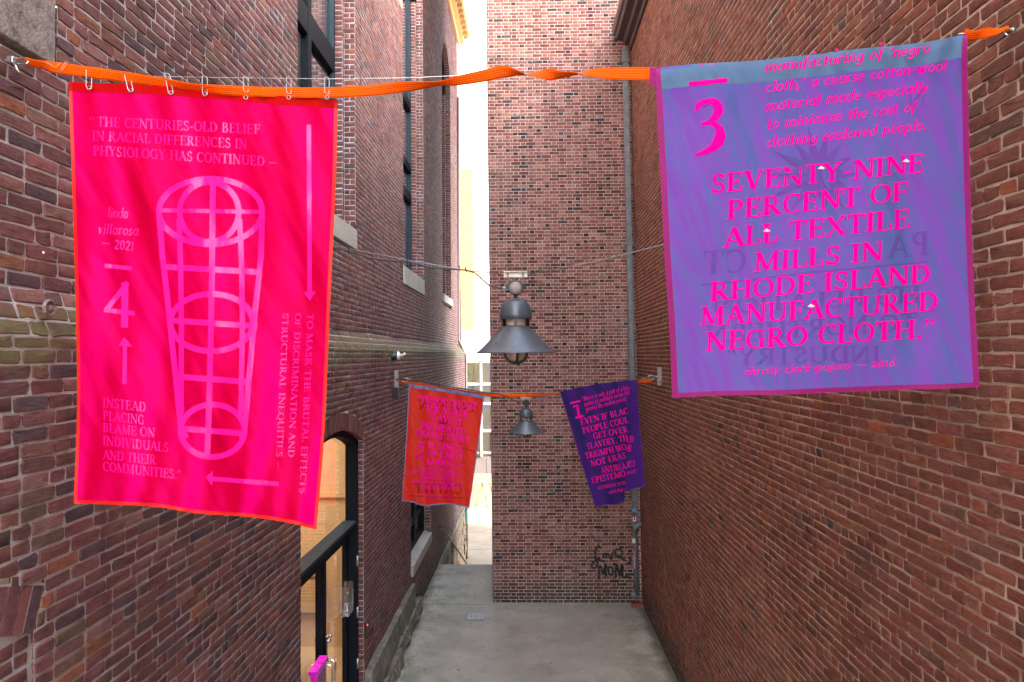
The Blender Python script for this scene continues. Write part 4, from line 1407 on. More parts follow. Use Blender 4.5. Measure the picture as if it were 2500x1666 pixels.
GL = {
 'A': (.84, [('l', .10, .02, .42, 1, .08), ('l', .40, 1, .74, .02, TK), ('l', .22, .34, .60, .34, TN), _sf(.10, 0, .13), _sf(.74, 0, .15)]),
 'B': (.74, [('l', .18, 0, .18, 1, TK), ('a', .32, .76, .22, .21, -90, 90), ('a', .33, .28, .27, .25, -90, 90), ('l', .05, .97, .33, .97, .06), ('l', .05, .03, .33, .03, .06), ('l', .18, .53, .33, .53, .06)]),
 'C': (.76, [('a', .44, .5, .34, .47, 48, 312), ('l', .68, .70, .68, .97, .05)]),
 'D': (.86, [('l', .18, 0, .18, 1, TK), ('a', .34, .5, .40, .47, -90, 90), ('l', .05, .97, .36, .97, .06), ('l', .05, .03, .36, .03, .06)]),
 'E': (.70, [('l', .18, 0, .18, 1, TK), ('l', .05, .97, .61, .97, .06), ('l', .05, .03, .63, .03, .06), ('l', .18, .52, .50, .52, .06), ('l', .60, 1, .60, .76, .06), ('l', .62, 0, .64, .26, .06), ('l', .50, .64, .50, .40, .05)]),
 'F': (.66, [('l', .18, 0, .18, 1, TK), ('l', .05, .97, .60, .97, .06), ('l', .18, .50, .50, .50, .06), ('l', .60, 1, .60, .75, .06), ('l', .50, .62, .50, .38, .05), _sf(.18, 0, .15)]),
 'G': (.84, [('a', .44, .5, .34, .47, 48, 300), ('l', .68, .70, .68, .97, .05), ('l', .68, .02, .68, .42, .15), _sf(.68, .44, .14)]),
 'H': (.90, [('l', .18, 0, .18, 1, TK), ('l', .72, 0, .72, 1, TK), ('l', .18, .51, .72, .51, .06), _sf(.18, 0), _sf(.18, 1), _sf(.72, 0), _sf(.72, 1)]),
 'I': (.38, [('l', .19, 0, .19, 1, TK), _sf(.19, 0), _sf(.19, 1)]),
 'J': (.42, [('l', .24, .05, .24, 1, TK), _sf(.24, 1), ('a', .06, .08, .18, .24, -90, 0)]),
 'K': (.84, [('l', .18, 0, .18, 1, TK), _sf(.18, 0), _sf(.18, 1), ('l', .18, .42, .62, .97, .08), ('l', .36, .60, .72, .02, TK), _sf(.72, 0, .13), _sf(.64, 1, .13)]),
 'L': (.66, [('l', .18, 0, .18, 1, TK), _sf(.18, 1), ('l', .05, .03, .60, .03, .06), ('l', .59, 0, .61, .30, .06)]),
 'M': (1.05, [('l', .16, 0, .16, 1, .08), ('l', .18, 1, .52, .05, TK), ('l', .52, .05, .84, 1, .07), ('l', .87, 0, .87, 1, TK), _sf(.14, 0, .13), _sf(.87, 0, .16), _sf(.12, 1, .10), _sf(.91, 1, .12)]),
 'N': (.90, [('l', .16, 0, .16, 1, .08), ('l', .16, 1, .74, .02, TK), ('l', .76, 0, .76, 1, .08), _sf(.16, 0, .14), _sf(.76, 1, .14), _sf(.11, 1, .10)]),
 'O': (.88, [('a', .44, .5, .35, .47, 0, 360)]),
 'P': (.70, [('l', .18, 0, .18, 1, TK), ('a', .32, .72, .26, .25, -90, 90), ('l', .05, .97, .33, .97, .06), ('l', .18, .47, .33, .47, .06), _sf(.18, 0)]),
 'Q': (.88, [('a', .44, .5, .35, .47, 0, 360), ('l', .42, .05, .60, -.14, .10), ('l', .60, -.14, .86, -.2, .08)]),
 'R': (.80, [('l', .18, 0, .18, 1, TK), ('a', .32, .74, .24, .23, -90, 90), ('l', .05, .97, .33, .97, .06), ('l', .18, .51, .34, .51, .06), _sf(.18, 0), ('l', .36, .50, .68, .03, TK), _sf(.72, 0, .10)]),
 'S': (.62, [('c', .32, .745, .19, .215, 15, 262), ('c', .31, .265, .21, .225, 88, -160), ('l', .52, .72, .52, .96, .05), ('l', .09, .30, .09, .04, .05)]),
 'T': (.74, [('l', .37, 0, .37, 1, TK), ('l', .04, .97, .70, .97, .06), ('l', .05, 1, .05, .74, .06), ('l', .69, 1, .69, .74, .06), _sf(.37, 0)]),
 'U': (.88, [('l', .18, .30, .18, 1, TK), ('a', .45, .30, .27, .27, 180, 360), ('l', .72, .30, .72, 1, .08), _sf(.18, 1), _sf(.72, 1, .14)]),
 'V': (.82, [('l', .13, .98, .42, 0, TK), ('l', .42, 0, .70, .98, .07), _sf(.13, 1, .15), _sf(.70, 1, .12)]),
 'W': (1.16, [('l', .12, .98, .36, 0, TK), ('l', .36, 0, .60, .96, .07), ('l', .56, .98, .82, 0, TK), ('l', .82, 0, 1.04, .98, .07), _sf(.12, 1, .14), _sf(1.04, 1, .11)]),
 'X': (.82, [('l', .12, .98, .70, .02, TK), ('l', .70, .98, .12, .02, .07), _sf(.13, 1, .13), _sf(.69, 1, .12), _sf(.13, 0, .12), _sf(.70, 0, .13)]),
 'Y': (.80, [('l', .12, .98, .40, .48, TK), ('l', .40, .48, .68, .98, .07), ('l', .40, 0, .40, .50, TK), _sf(.12, 1, .14), _sf(.68, 1, .12), _sf(.40, 0)]),
 'Z': (.72, [('l', .08, .97, .64, .97, .06), ('l', .62, .97, .10, .03, TK), ('l', .08, .03, .64, .03, .06)]),
 '-': (.42, [('l', .06, .38, .36, .38, .09)]),
 '—': (1.0, [('l', .10, .38, .90, .38, .07)]),
 '.': (.28, [('l', .06, .07, .22, .07, .15)]),
 ',': (.28, [('l', .06, .07, .20, .07, .14), ('l', .18, .05, .08, -.18, .07)]),
 '”': (.50, [('l', .08, .90, .20, .90, .14), ('l', .18, .90, .08, .66, .06), ('l', .30, .90, .42, .90, .14), ('l', .40, .90, .30, .66, .06)]),
 '“': (.50, [('l', .08, .72, .20, .72, .14), ('l', .10, .74, .20, .97, .06), ('l', .30, .72, .42, .72, .14), ('l', .32, .74, .42, .97, .06)]),
 '’': (.26, [('l', .07, .90, .19, .90, .13), ('l', .17, .90, .07, .66, .06)]),
 '‘': (.26, [('l', .07, .74, .19, .74, .13), ('l', .09, .74, .19, .98, .06)]),
 ' ': (.36, []),
 '0': (.56, [('a', .28, .38, .20, .35, 0, 360)]),
 '1': (.40, [('l', .20, 0, .20, .74, .13), ('l', .06, .60, .20, .74, .06), _sf(.20, 0, .13)]),
 '2': (.56, [('c', .27, .54, .17, .18, 170, -40), ('l', .40, .42, .10, .05, .08), ('l', .06, .05, .50, .05, .12)]),
 '6': (.58, [('a', .29, .28, .20, .26, 0, 360), ('l', .12, .36, .42, .92, .09)]),
}
LT = .13
LO = {
 'a': (.56, [('a', .26, .32, .18, .29, 0, 360), ('l', .46, .04, .46, .64, LT)]),
 'b': (.56, [('l', .12, .02, .12, 1.0, LT), ('a', .30, .32, .18, .29, 0, 360)]),
 'c': (.46, [('a', .26, .32, .18, .29, 50, 320)]),
 'd': (.58, [('a', .26, .32, .18, .29, 0, 360), ('l', .46, .03, .46, 1.0, LT)]),
 'e': (.48, [('a', .26, .32, .18, .29, 10, 325), ('l', .10, .34, .42, .36, .06)]),
 'f': (.38, [('l', .18, -.22, .18, .82, LT), ('a', .32, .80, .14, .18, 60, 180), ('l', .04, .60, .36, .60, .06)]),
 'g': (.54, [('a', .26, .36, .17, .25, 0, 360), ('l', .44, -.12, .44, .62, LT), ('a', .26, -.12, .18, .16, 190, 360)]),
 'h': (.58, [('l', .12, 0, .12, 1.0, LT), ('a', .30, .42, .17, .20, 0, 150), ('l', .47, 0, .47, .42, LT)]),
 'i': (.28, [('l', .14, 0, .14, .62, LT), ('l', .09, .85, .21, .85, .12)]),
 'j': (.28, [('l', .16, -.2, .16, .62, LT), ('l', .11, .85, .23, .85, .12), ('l', .16, -.2, -.02, -.26, .07)]),
 'k': (.54, [('l', .12, 0, .12, 1.0, LT), ('l', .12, .28, .44, .60, .07), ('l', .22, .36, .46, .02, LT)]),
 'l': (.28, [('l', .14, .0, .14, 1.0, LT), ('l', .14, .03, .24, .05, .05)]),
 'm': (.86, [('l', .12, 0, .12, .62, LT), ('a', .28, .42, .15, .20, 0, 150), ('l', .43, 0, .43, .42, LT), ('a', .59, .42, .15, .20, 0, 150), ('l', .74, 0, .74, .42, LT)]),
 'n': (.58, [('l', .12, 0, .12, .62, LT), ('a', .30, .42, .17, .20, 0, 150), ('l', .47, 0, .47, .42, LT)]),
 'o': (.54, [('a', .27, .32, .19, .29, 0, 360)]),
 'p': (.56, [('l', .12, -.30, .12, .62, LT), ('a', .30, .32, .18, .29, 0, 360)]),
 'r': (.42, [('l', .12, 0, .12, .62, LT), ('a', .28, .44, .15, .18, 40, 150)]),
 's': (.42, [('c', .22, .46, .12, .14, 20, 262), ('c', .20, .18, .13, .15, 88, -160)]),
 't': (.38, [('l', .16, .08, .16, .84, LT), ('l', .03, .60, .34, .60, .06), ('l', .16, .05, .30, .05, .07)]),
 'u': (.58, [('l', .12, .2, .12, .62, LT), ('a', .29, .22, .17, .19, 180, 330), ('l', .47, 0, .47, .62, LT)]),
 'v': (.50, [('l', .10, .62, .24, .0, LT), ('l', .24, 0, .42, .62, .07)]),
 'w': (.76, [('l', .10, .62, .20, .0, LT), ('l', .20, 0, .38, .60, .07), ('l', .36, .62, .46, 0, LT), ('l', .46, 0, .66, .62, .07)]),
 'y': (.52, [('l', .10, .62, .26, .0, LT), ('l', .44, .62, .14, -.28, .07)]),
 'z': (.48, [('l', .08, .58, .42, .58, .08), ('l', .40, .58, .08, .05, .07), ('l', .06, .05, .44, .05, .08)]),
}
GL.update(LO)


def prim_quads(p):
    """strip of points (left, right) in glyph units"""
    if p[0] == 'l':
        _, x0, y0, x1, y1, w = p
        d = math.hypot(x1 - x0, y1 - y0)
        if abs(y1 - y0) < .02 or abs(x1 - x0) < .02: nx, ny = -(y1 - y0) / d, (x1 - x0) / d
        else: nx, ny = -(y1 - y0) / d, (x1 - x0) / d
        n = max(1, int(d / .3))
        L_, R_ = [], []
        for i in range(n + 1):
            t = i / n; x = x0 + (x1 - x0) * t; y = y0 + (y1 - y0) * t
            L_.append((x + nx * w / 2, y + ny * w / 2)); R_.append((x - nx * w / 2, y - ny * w / 2))
        return L_, R_
    _, cx, cy, rx, ry, a0, a1 = p
    n = max(4, int(abs(a1 - a0) / 22))
    L_, R_ = [], []
    for i in range(n + 1):
        a = R(a0 + (a1 - a0) * i / n)
        w = .12 if p[0] == 'c' else (TN + (min(TK, rx * .6) - TN) * abs(math.cos(a)) ** 1.2)
        c, s_ = math.cos(a), math.sin(a)
        L_.append((cx + c * (rx + w / 2 * 1.0), cy + s_ * (ry + w / 2))); R_.append((cx + c * (rx - w / 2), cy + s_ * (ry - w / 2)))
    return L_, R_


class Print:
    """collects lettering and drawn shapes in banner coordinates, then lays them on the cloth surface"""
    def __init__(s, surf, lift=.0022):
        s.surf = surf; s.mb = MB(); s.lift = lift; s.k = 0

    def strip(s, L_, R_):
        s.k += 1
        d = s.lift + .00013 * (s.k % 9)
        vs = [s.surf(x, y, d) for x, y in L_] + [s.surf(x, y, d) for x, y in R_]
        n = len(L_)
        s.mb.add(vs, [(i, i + 1, i + 1 + n, i + n) for i in range(n - 1)])

    def text(s, txt, p0, p1, cap, up=None, shear=0.0, mirror=False, gap=.03, bold=0.0):
        adv = sum(GL.get(c, GL[' '])[0] + gap for c in txt)
        dx, dy = p1[0] - p0[0], p1[1] - p0[1]
        Ln = math.hypot(dx, dy)
        ux, uy = dx / Ln, dy / Ln
        if up is None: up = (uy, -ux)
        sx = Ln / adv
        x = 0
        for c in txt:
            w, prims = GL.get(c, GL[' '])
            for p in prims:
                if bold and p[0] == 'l': p = p[:5] + (p[5] + bold,)
                L_, R_ = prim_quads(p)
                f_ = lambda q: (p0[0] + ux * (x + q[0] + q[1] * shear) * sx + up[0] * q[1] * cap, p0[1] + uy * (x + q[0] + q[1] * shear) * sx + up[1] * q[1] * cap)
                s.strip([f_(q) for q in L_], [f_(q) for q in R_])
            x += w + gap

    def line(s, pts_, w):
        P_ = []
        for a, b in zip(pts_[:-1], pts_[1:]):
            n = max(1, int(math.hypot(b[0] - a[0], b[1] - a[1]) / 14))
            P_ += [(a[0] + (b[0] - a[0]) * i / n, a[1] + (b[1] - a[1]) * i / n) for i in range(n)]
        P_.append(pts_[-1])
        L_, R_ = [], []
        for i in range(len(P_)):
            a = P_[max(0, i - 1)]; b = P_[min(len(P_) - 1, i + 1)]
            d = math.hypot(b[0] - a[0], b[1] - a[1]) or 1
            nx, ny = -(b[1] - a[1]) / d, (b[0] - a[0]) / d
            L_.append((P_[i][0] + nx * w / 2, P_[i][1] + ny * w / 2)); R_.append((P_[i][0] - nx * w / 2, P_[i][1] - ny * w / 2))
        s.strip(L_, R_)

    def ellipse(s, cx, cy, rx, ry, w, a0=0, a1=360, n=48):
        s.line([(cx + rx * math.cos(R(a0 + (a1 - a0) * i / n)), cy + ry * math.sin(R(a0 + (a1 - a0) * i / n))) for i in range(n + 1)], w)

    def fan(s, c, rim):
        s.k += 1
        d = s.lift + .00013 * (s.k % 9)
        vs = [s.surf(*c, d)] + [s.surf(*q, d) for q in rim]
        n = len(rim)
        s.mb.add(vs, [(0, i + 1, (i + 1) % n + 1) for i in range(n)])

    def build(s, name, mat, parent):
        o = s.mb.build(name, mat, parent)
        o['kind'] = 'stuff'
        return o


def film(name, col, rough=.32, trans=.25, spec=.5):
    m, nt, p, out = nodes(name)
    g = G(nt); P = g.pos()
    p.inputs['Base Color'].default_value = (*col, 1)
    p.inputs['Roughness'].default_value = rough
    p.inputs['Specular IOR Level'].default_value = spec
    g.l(g.bump(g.noise(P, 40, 3, .5), .35, .004, g.bump(g.noise(g.mapv(P, (1, 1, .45)), 5, 3, .5), .7, .04)), p.inputs['Normal'])
    tl = g.n('BsdfTranslucent'); tl.inputs['Color'].default_value = (*col, 1)
    mx = g.n('MixShader'); mx.inputs[0].default_value = trans
    g.l(p.outputs[0], mx.inputs[1]); g.l(tl.outputs[0], mx.inputs[2]); g.l(mx.outputs[0], out.inputs['Surface'])
    return m


# ------------------------------------------------------------------ cloth
def curve_at(poly, t):
    """point on a polyline at parameter 0..1 by chord length, smoothed"""
    d = [0.0]
    for a, b in zip(poly[:-1], poly[1:]): d.append(d[-1] + math.hypot(b[0] - a[0], b[1] - a[1]))
    x = t * d[-1]
    for i in range(len(poly) - 1):
        if x <= d[i + 1] + 1e-9:
            f_ = (x - d[i]) / ((d[i + 1] - d[i]) or 1)
            p0 = poly[max(i - 1, 0)]; p1 = poly[i]; p2 = poly[i + 1]; p3 = poly[min(i + 2, len(poly) - 1)]
            out = []
            for k_ in (0, 1):
                m1 = (p2[k_] - p0[k_]) / 2 if i > 0 else p2[k_] - p1[k_]
                m2 = (p3[k_] - p1[k_]) / 2 if i + 2 < len(poly) else p2[k_] - p1[k_]
                out.append((2 * f_ ** 3 - 3 * f_ ** 2 + 1) * p1[k_] + (f_ ** 3 - 2 * f_ ** 2 + f_) * m1 + (-2 * f_ ** 3 + 3 * f_ ** 2) * p2[k_] + (f_ ** 3 - f_ ** 2) * m2)
            return out
    return list(poly[-1])


def coons(top, bot, lef, rig):
    TL, TR, BL, BR = top[0], top[-1], bot[0], bot[-1]

    def f_(u, v):
        t = curve_at(top, u); b = curve_at(bot, u); l_ = curve_at(lef, v); r_ = curve_at(rig, v)
        return tuple((1 - v) * t[k] + v * b[k] + (1 - u) * l_[k] + u * r_[k] - ((1 - u) * (1 - v) * TL[k] + u * (1 - v) * TR[k] + (1 - u) * v * BL[k] + u * v * BR[k]) for k in (0, 1))
    return f_


def cloth(name, fuv, surf, mat, parent, nu=90, nv=130, u0=0, u1=1, v0=0, v1=1, lift=0.0, warp=None):
    m_ = MB()
    vs = []
    for j in range(nv + 1):
        for i in range(nu + 1):
            u = u0 + (u1 - u0) * i / nu; v = v0 + (v1 - v0) * j / nv
            x, y = fuv(u, v)
            vs.append(surf(x, y, lift))
    w = nu + 1
    m_.add(vs, [(j * w + i, (j + 1) * w + i, (j + 1) * w + i + 1, j * w + i + 1) for j in range(nv) for i in range(nu)])
    return m_.build(name, mat, parent, smooth=True)


def hems(fuv, surf, mat, parent, eu, ev, sides='LRB', lift=.0012, stitch=None):
    if 'L' in sides: cloth('hem', fuv, surf, mat, parent, 2, 80, 0, eu, 0, 1, lift)
    if 'R' in sides: cloth('hem', fuv, surf, mat, parent, 2, 80, 1 - eu, 1, 0, 1, lift)
    if 'B' in sides: cloth('hem', fuv, surf, mat, parent, 80, 2, eu, 1 - eu, 1 - ev, 1, lift)
    if stitch is not None:
        for f_ in (.35, .7):
            cloth('stitch_line', fuv, surf, stitch, parent, 1, 80, eu * f_, eu * (f_ + .10), 0, 1, lift + .0006)
            cloth('stitch_line', fuv, surf, stitch, parent, 1, 80, 1 - eu * (f_ + .10), 1 - eu * f_, 0, 1, lift + .0006)
            cloth('stitch_line', fuv, surf, stitch, parent, 80, 1, eu, 1 - eu, 1 - ev * (f_ + .10), 1 - ev * f_, lift + .0006)
    if 'T' in sides: cloth('hem', fuv, surf, mat, parent, 80, 2, eu, 1 - eu, 0, ev, lift)


def ribbon(name, secs, Y0, mat, parent=None, sub=14):
    """webbing: sections (px, py, width px, twist degrees)"""
    m_ = MB(); vs = []; uvs = []
    P_ = []
    for i in range(len(secs) - 1):
        for k in range(sub):
            t = k / sub
            q = []
            for c in range(4):
                p0 = secs[max(i - 1, 0)][c]; p1 = secs[i][c]; p2 = secs[i + 1][c]; p3 = secs[min(i + 2, len(secs) - 1)][c]
                q.append(.5 * ((2 * p1) + (-p0 + p2) * t + (2 * p0 - 5 * p1 + 4 * p2 - p3) * t * t + (-p0 + 3 * p1 - 3 * p2 + p3) * t ** 3))
            P_.append(q)
    P_.append(list(secs[-1]))
    C_ = [pt(q[0], q[1], Y=Y0) for q in P_]
    n = 4
    L_ = 0
    for i, q in enumerate(P_):
        t = (C_[min(i + 1, len(C_) - 1)] - C_[max(i - 1, 0)]).normalized()
        up = Vector((0, 0, 1)); up = (up - t * up.dot(t)).normalized(); fw = t.cross(up)
        a = R(q[3]); w = q[2] * Y0 / F
        d = up * math.cos(a) + fw * math.sin(a)
        if i: L_ += (C_[i] - C_[i - 1]).length
        for k in range(n + 1):
            vs.append(C_[i] + d * (w * (.5 - k / n))); uvs.append((L_, 1 - k / n))
    fs = [(i * (n + 1) + k, i * (n + 1) + k + 1, (i + 1) * (n + 1) + k + 1, (i + 1) * (n + 1) + k) for i in range(len(P_) - 1) for k in range(n)]
    m_.add(vs, fs)
    o = m_.build(name, mat, parent, smooth=True)
    uvl = o.data.uv_layers.new(name='UVMap')
    for lp in o.data.loops: uvl.data[lp.index].uv = uvs[lp.vertex_index]
    md = o.modifiers.new('thick', 'SOLIDIFY'); md.thickness = .0022; md.offset = 0
    return o


def link_loop(m_, c, dirv, side, L_, W_, r_, n=8):
    """elongated chain link / carabiner outline"""
    dirv = dirv.normalized(); side = (side - dirv * side.dot(dirv)).normalized()
    pts_ = []
    for i in range(20):
        a = 2 * PI * i / 20
        x = math.cos(a) * W_ / 2
        y = math.sin(a) * W_ / 2 + (L_ - W_) / 2 * (1 if math.sin(a) >= 0 else -1)
        pts_.append(c + side * x + dirv * y)
    m_.tube(pts_, r_, n, closed=True)


# ================================================================== UPPER STRAP AND ITS TWO BANNERS
YA = 2.9
strapA = thing('webbing_strap', 'long twisted orange webbing strap stretched across the alley near the camera', 'strap', pt(1290, 190, Y=YA))
ribbon('webbing', [(62, 150, 18, 35), (95, 158, 26, 60), (130, 165, 26, 20), (175, 171, 27, 12), (300, 188, 26, 20), (400, 203, 25, 40), (470, 213, 25, 66), (520, 219, 24, 44), (620, 224, 24, 8), (780, 227, 26, 4), (900, 222, 26, 6), (980, 213, 25, 35),
                   (1045, 207, 24, 78), (1080, 203, 22, 82), (1120, 197, 24, 40), (1180, 186, 28, 18), (1225, 176, 28, 25), (1260, 178, 26, 80), (1290, 182, 26, 120), (1325, 182, 28, 160), (1365, 183, 26, 250), (1400, 181, 26, 275), (1450, 179, 29, 335), (1510, 180, 32, 352), (1600, 181, 33, 360)],
       YA, M['strap'], strapA)
ribbon('webbing', [(2352, 84, 26, 20), (2375, 88, 24, 50), (2400, 82, 24, 20), (2430, 76, 24, -30), (2452, 70, 20, -60), (2464, 68, 12, -20)], YA - .005, M['strap'], strapA)
m_ = MB()
for a_, b_ in (((112, 152), (136, 165)), ((136, 165), (148, 153)), ((148, 171), (160, 150)), ((151, 173), (166, 150))):
    m_.tube([pt(*a_, Y=YA - .012), pt(*b_, Y=YA - .012)], .0009, 5)
m_.build('stitching', M['thread'], strapA)
# steel hardware at both ends
hwL = thing('shackle', 'steel shackle and rope clamp where the orange strap meets the left wall', 'shackle', pt(20, 148, Y=YA))
q = pt(45, 147, Y=YA)
m_ = MB(); link_loop(m_, pt(50, 148, Y=YA), Vector((1, 0, -.1)), Vector((0, .3, 1)), .075, .030, .0045); m_.build('bow', M['chrome'], hwL, smooth=True)
m_ = MB(); m_.obox(pt(28, 147, Y=YA), (Vector((1, 0, 0)), Vector((0, 1, 0)), Vector((0, 0, 1))), (.014, .012, .014)); m_.build('clamp', M['steel'], hwL, bevel=.003)
m_ = MB(); m_.tube([pt(34, 155, Y=YA - .01), pt(38, 162, Y=YA - .015), pt(46, 177, Y=YA - .015)], .004, 8); m_.build('bolt', M['chrome'], hwL, smooth=True)
m_ = MB(); m_.tube([pt(-40, 138, Y=YA + .02), pt(16, 148, Y=YA)], .004, 8); m_.build('eye_bolt', M['steel'], hwL, smooth=True)
hwR = thing('shackle', 'steel eye and shackle where the orange strap meets the right wall', 'shackle', pt(2480, 72, Y=YA))
m_ = MB(); link_loop(m_, pt(2468, 78, Y=YA), Vector((1, 0, .3)), Vector((0, .3, 1)), .05, .026, .004); m_.build('bow', M['chrome'], hwR, smooth=True)
m_ = MB(); m_.tube([pt(2468, 74, Y=YA), pt(2482, 69, Y=YA)], .0075, 8); link_loop(m_, pt(2505, 66, Y=YA), Vector((1, 0, .1)), Vector((0, .2, 1)), .085, .032, .006); m_.build('eye', M['steel'], hwR, smooth=True)
m_ = MB(); m_.tube([pt(2520, 66, Y=YA), pt(2640, 58, Y=YA - .05)], .006, 8); m_.build('eye_bolt', M['steel'], hwR, smooth=True)
# thin steel line the hooks ride on and the turnbuckle rods
m_ = MB(); m_.tube([pt(64, 158, Y=YA + .02), pt(230, 172, Y=YA + .02), pt(330, 186, Y=YA + .015), pt(560, 190, Y=YA + .01), pt(798, 193, Y=YA + .01), pt(1010, 190, Y=YA + .01), pt(1200, 181, Y=YA + .01), pt(1280, 186, Y=YA + .02)], .0013, 6)
o = m_.build('steel_line', plain('bright_line', (.62, .62, .65), .3, .6)); tag(o, 'thin bright steel line running above the pink banner', 'wire')
m_ = MB(); m_.tube([pt(50, 153, Y=YA + .03), pt(150, 168, Y=YA + .03), pt(240, 180, Y=YA + .03)], .0035, 8); m_.tube([pt(88, 162, Y=YA + .03), pt(112, 165, Y=YA + .03)], .007, 8)
m_.build('turnbuckle', M['steel'], hwL, smooth=True)
m_ = MB(); m_.tube([pt(2340, 84, Y=YA + .012), pt(2400, 77, Y=YA + .012), pt(2465, 72, Y=YA + .01)], .0035, 8); m_.tube([pt(2340, 92, Y=YA + .012), pt(2377, 89, Y=YA + .012)], .006, 8)
m_.build('turnbuckle', M['steel'], hwR, smooth=True)

# ---- pink banner
b4 = thing('banner', 'tall hot pink banner numbered 4 with a tapered lattice drawing and red hem', 'banner', pt(490, 210, Y=YA), 'printed fabric banners hung across the alley')


def fold4(x, y):
    u = (x - 170) / 650; v = (y - 200) / 1060
    a = .016 * math.sin((u * 2.2 - v * 1.0) * 2 * PI + .4) * (.35 + .65 * v)
    a += .010 * math.sin((u * 4.3 + v * 1.1) * 2 * PI) * v
    a += .007 * math.sin((u * 7 - v * 2.3 + .2) * 2 * PI) * max(0, 1 - v * 1.3)
    a += .006 * math.sin((u * 9 + 3 * v) * 2 * PI) * max(0, v - .6) * 2
    a += .03 * (v * v) * (u - .4)
    return a


def surf4(x, y, d=0.0):
    v = (y - 200) / 1060
    return pt(x, y, Y=YA + .012 - .03 * v + fold4(x, y) - d)


f4 = coons([(167, 200), (230, 203), (330, 206), (450, 214), (560, 222), (680, 234), (825, 243)],
           [(180, 1230), (260, 1232), (380, 1238), (480, 1254), (600, 1262), (700, 1276), (773, 1294)],
           [(167, 200), (175, 420), (184, 720), (188, 980), (180, 1230)],
           [(825, 243), (820, 440), (806, 740), (793, 1040), (773, 1294)])
cl4 = cloth_mat('pink_shot_lit_cloth', (.98, .0, .24), (.66, .0, .030), .42, axis=(-.8, -.1, .75), lo=-.36, hi=.40, sheen=.3)  # magenta and crimson also carry light through the cloth and the darker folds
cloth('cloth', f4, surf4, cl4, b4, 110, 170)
red = plain('red_binding', (.72, .004, .002), .6, 0, (300, .3, .001), vscale=50)
redh = cloth_mat('red_header_cloth', (.60, .004, .006), (.40, .002, .004), .2)
cloth('header', f4, surf4, redh, b4, 90, 4, 0, 1, 0, .022, .0015)
hems(f4, surf4, red, b4, .013, .008, stitch=plain('dark_red_thread', (.42, .004, .002), .6))
pr = Print(surf4)
pr.text('“', (216, 306), (232, 307), 22)
pr.text('THE CENTURIES-OLD BELIEF', (237, 309), (636, 328), 24, up=(0, -1))
pr.text('IN RACIAL DIFFERENCES IN', (225, 343), (604, 364), 24, up=(0, -1))
pr.text('PHYSIOLOGY HAS CONTINUED —', (227, 379), (680, 408), 24, up=(0, -1))
pr.text('linda', (262, 531), (313, 534), 26, up=(0, -1), shear=.15)
pr.text('villarosa', (238, 571), (338, 576), 26, up=(0, -1), shear=.15)
pr.text('— 2021', (246, 605), (328, 613), 30, up=(0, -1), shear=.12)
pr.line([(255, 649), (322, 656)], 10)
pr.line([(312, 690), (259, 758)], 12); pr.line([(254, 757), (329, 766)], 11); pr.line([(305, 690), (304, 800)], 17)
pr.line([(305, 842), (304, 938)], 10); pr.fan((304, 836), [(303, 823), (323, 847), (290, 844)])
for i, (t_, xx) in enumerate((('INSTEAD', 357), ('PLACING', 353), ('BLAME ON', 379), ('INDIVIDUALS', 412), ('AND THEIR', 381), ('COMMUNITIES.”', 443))):
    y0 = (994, 1026, 1055, 1087, 1121, 1150)[i]
    pr.text(t_, (251, y0), (xx, y0 + (xx - 251) * .11), 23, up=(0, -1))
for t_, a_, b_ in (('TO MASK THE BRUTAL EFFECTS', (751, 766), (731, 1206)), ('OF DISCRIMINATION AND', (721, 765), (703, 1118)), ('STRUCTURAL INEQUITIES —', (690, 765), (673, 1150))):
    pr.text(t_, a_, b_, 15, up=(1, 0))
pr.line([(754, 305), (756, 716)], 11); pr.fan((756, 722), [(757, 735), (770, 712), (741, 714)])
pr.line([(680, 1182), (512, 1169)], 11); pr.fan((512, 1168), [(502, 1165), (520, 1150), (518, 1187)])
W_ = 14
pr.ellipse(514, 517, 126, 80, W_); pr.ellipse(511, 518, 72, 73, W_)
pr.line([(520, 440), (517, 700), (513, 900), (506, 1112)], W_)
pr.line([(392, 514), (640, 518)], W_ - 4)
pr.line([(388, 520), (396, 620), (408, 722), (418, 818), (430, 930), (441, 1040), (455, 1070)], W_)
pr.line([(640, 520), (637, 627), (621, 780), (607, 933), (597, 1050), (590, 1072)], W_)
pr.line([(437, 535), (441, 650), (443, 800), (442, 1010)], W_ - 1); pr.line([(585, 535), (590, 650), (592, 800), (588, 1010)], W_ - 1)
pr.line([(402, 652), (633, 665)], W_); pr.line([(409, 782), (628, 797)], W_); pr.line([(434, 920), (604, 933)], W_); pr.line([(444, 1047), (597, 1059)], W_)
pr.ellipse(517, 788, 101, 70, W_); pr.ellipse(519, 1052, 78, 64, W_)
pr.build('print', film('pale_pink_print', (.95, .008, .38), .32, .3, .5), b4)
gm = MB()
HK = [(217, 172, 215), (310, 183, 221), (408, 182, 227), (500, 188, 230), (600, 190, 222), (705, 191, 226), (798, 191, 227)]
for x, y0, y1 in HK:
    yb_ = y1 if x < 550 else y1 + 8
    q = pt(x + (9 if x in (310, 408) else 0), yb_ if x < 550 else 238, Y=YA - .004)
    pts_ = [q + Vector((math.cos(a) * .0085, 0, math.sin(a) * .0085)) for a in [2 * PI * i / 14 for i in range(14)]]
    gm = MB(); gm.tube(pts_, .0016, 6, closed=True); gm.build('grommet', M['steel'], b4, smooth=True)
LBH = ['first from the left wall', 'second from the left wall', 'third, bent to the right', 'fourth, middle one', 'fifth, just left of the big window frame', 'sixth, in front of the big window frame', 'seventh, nearest the right edge of the banner']
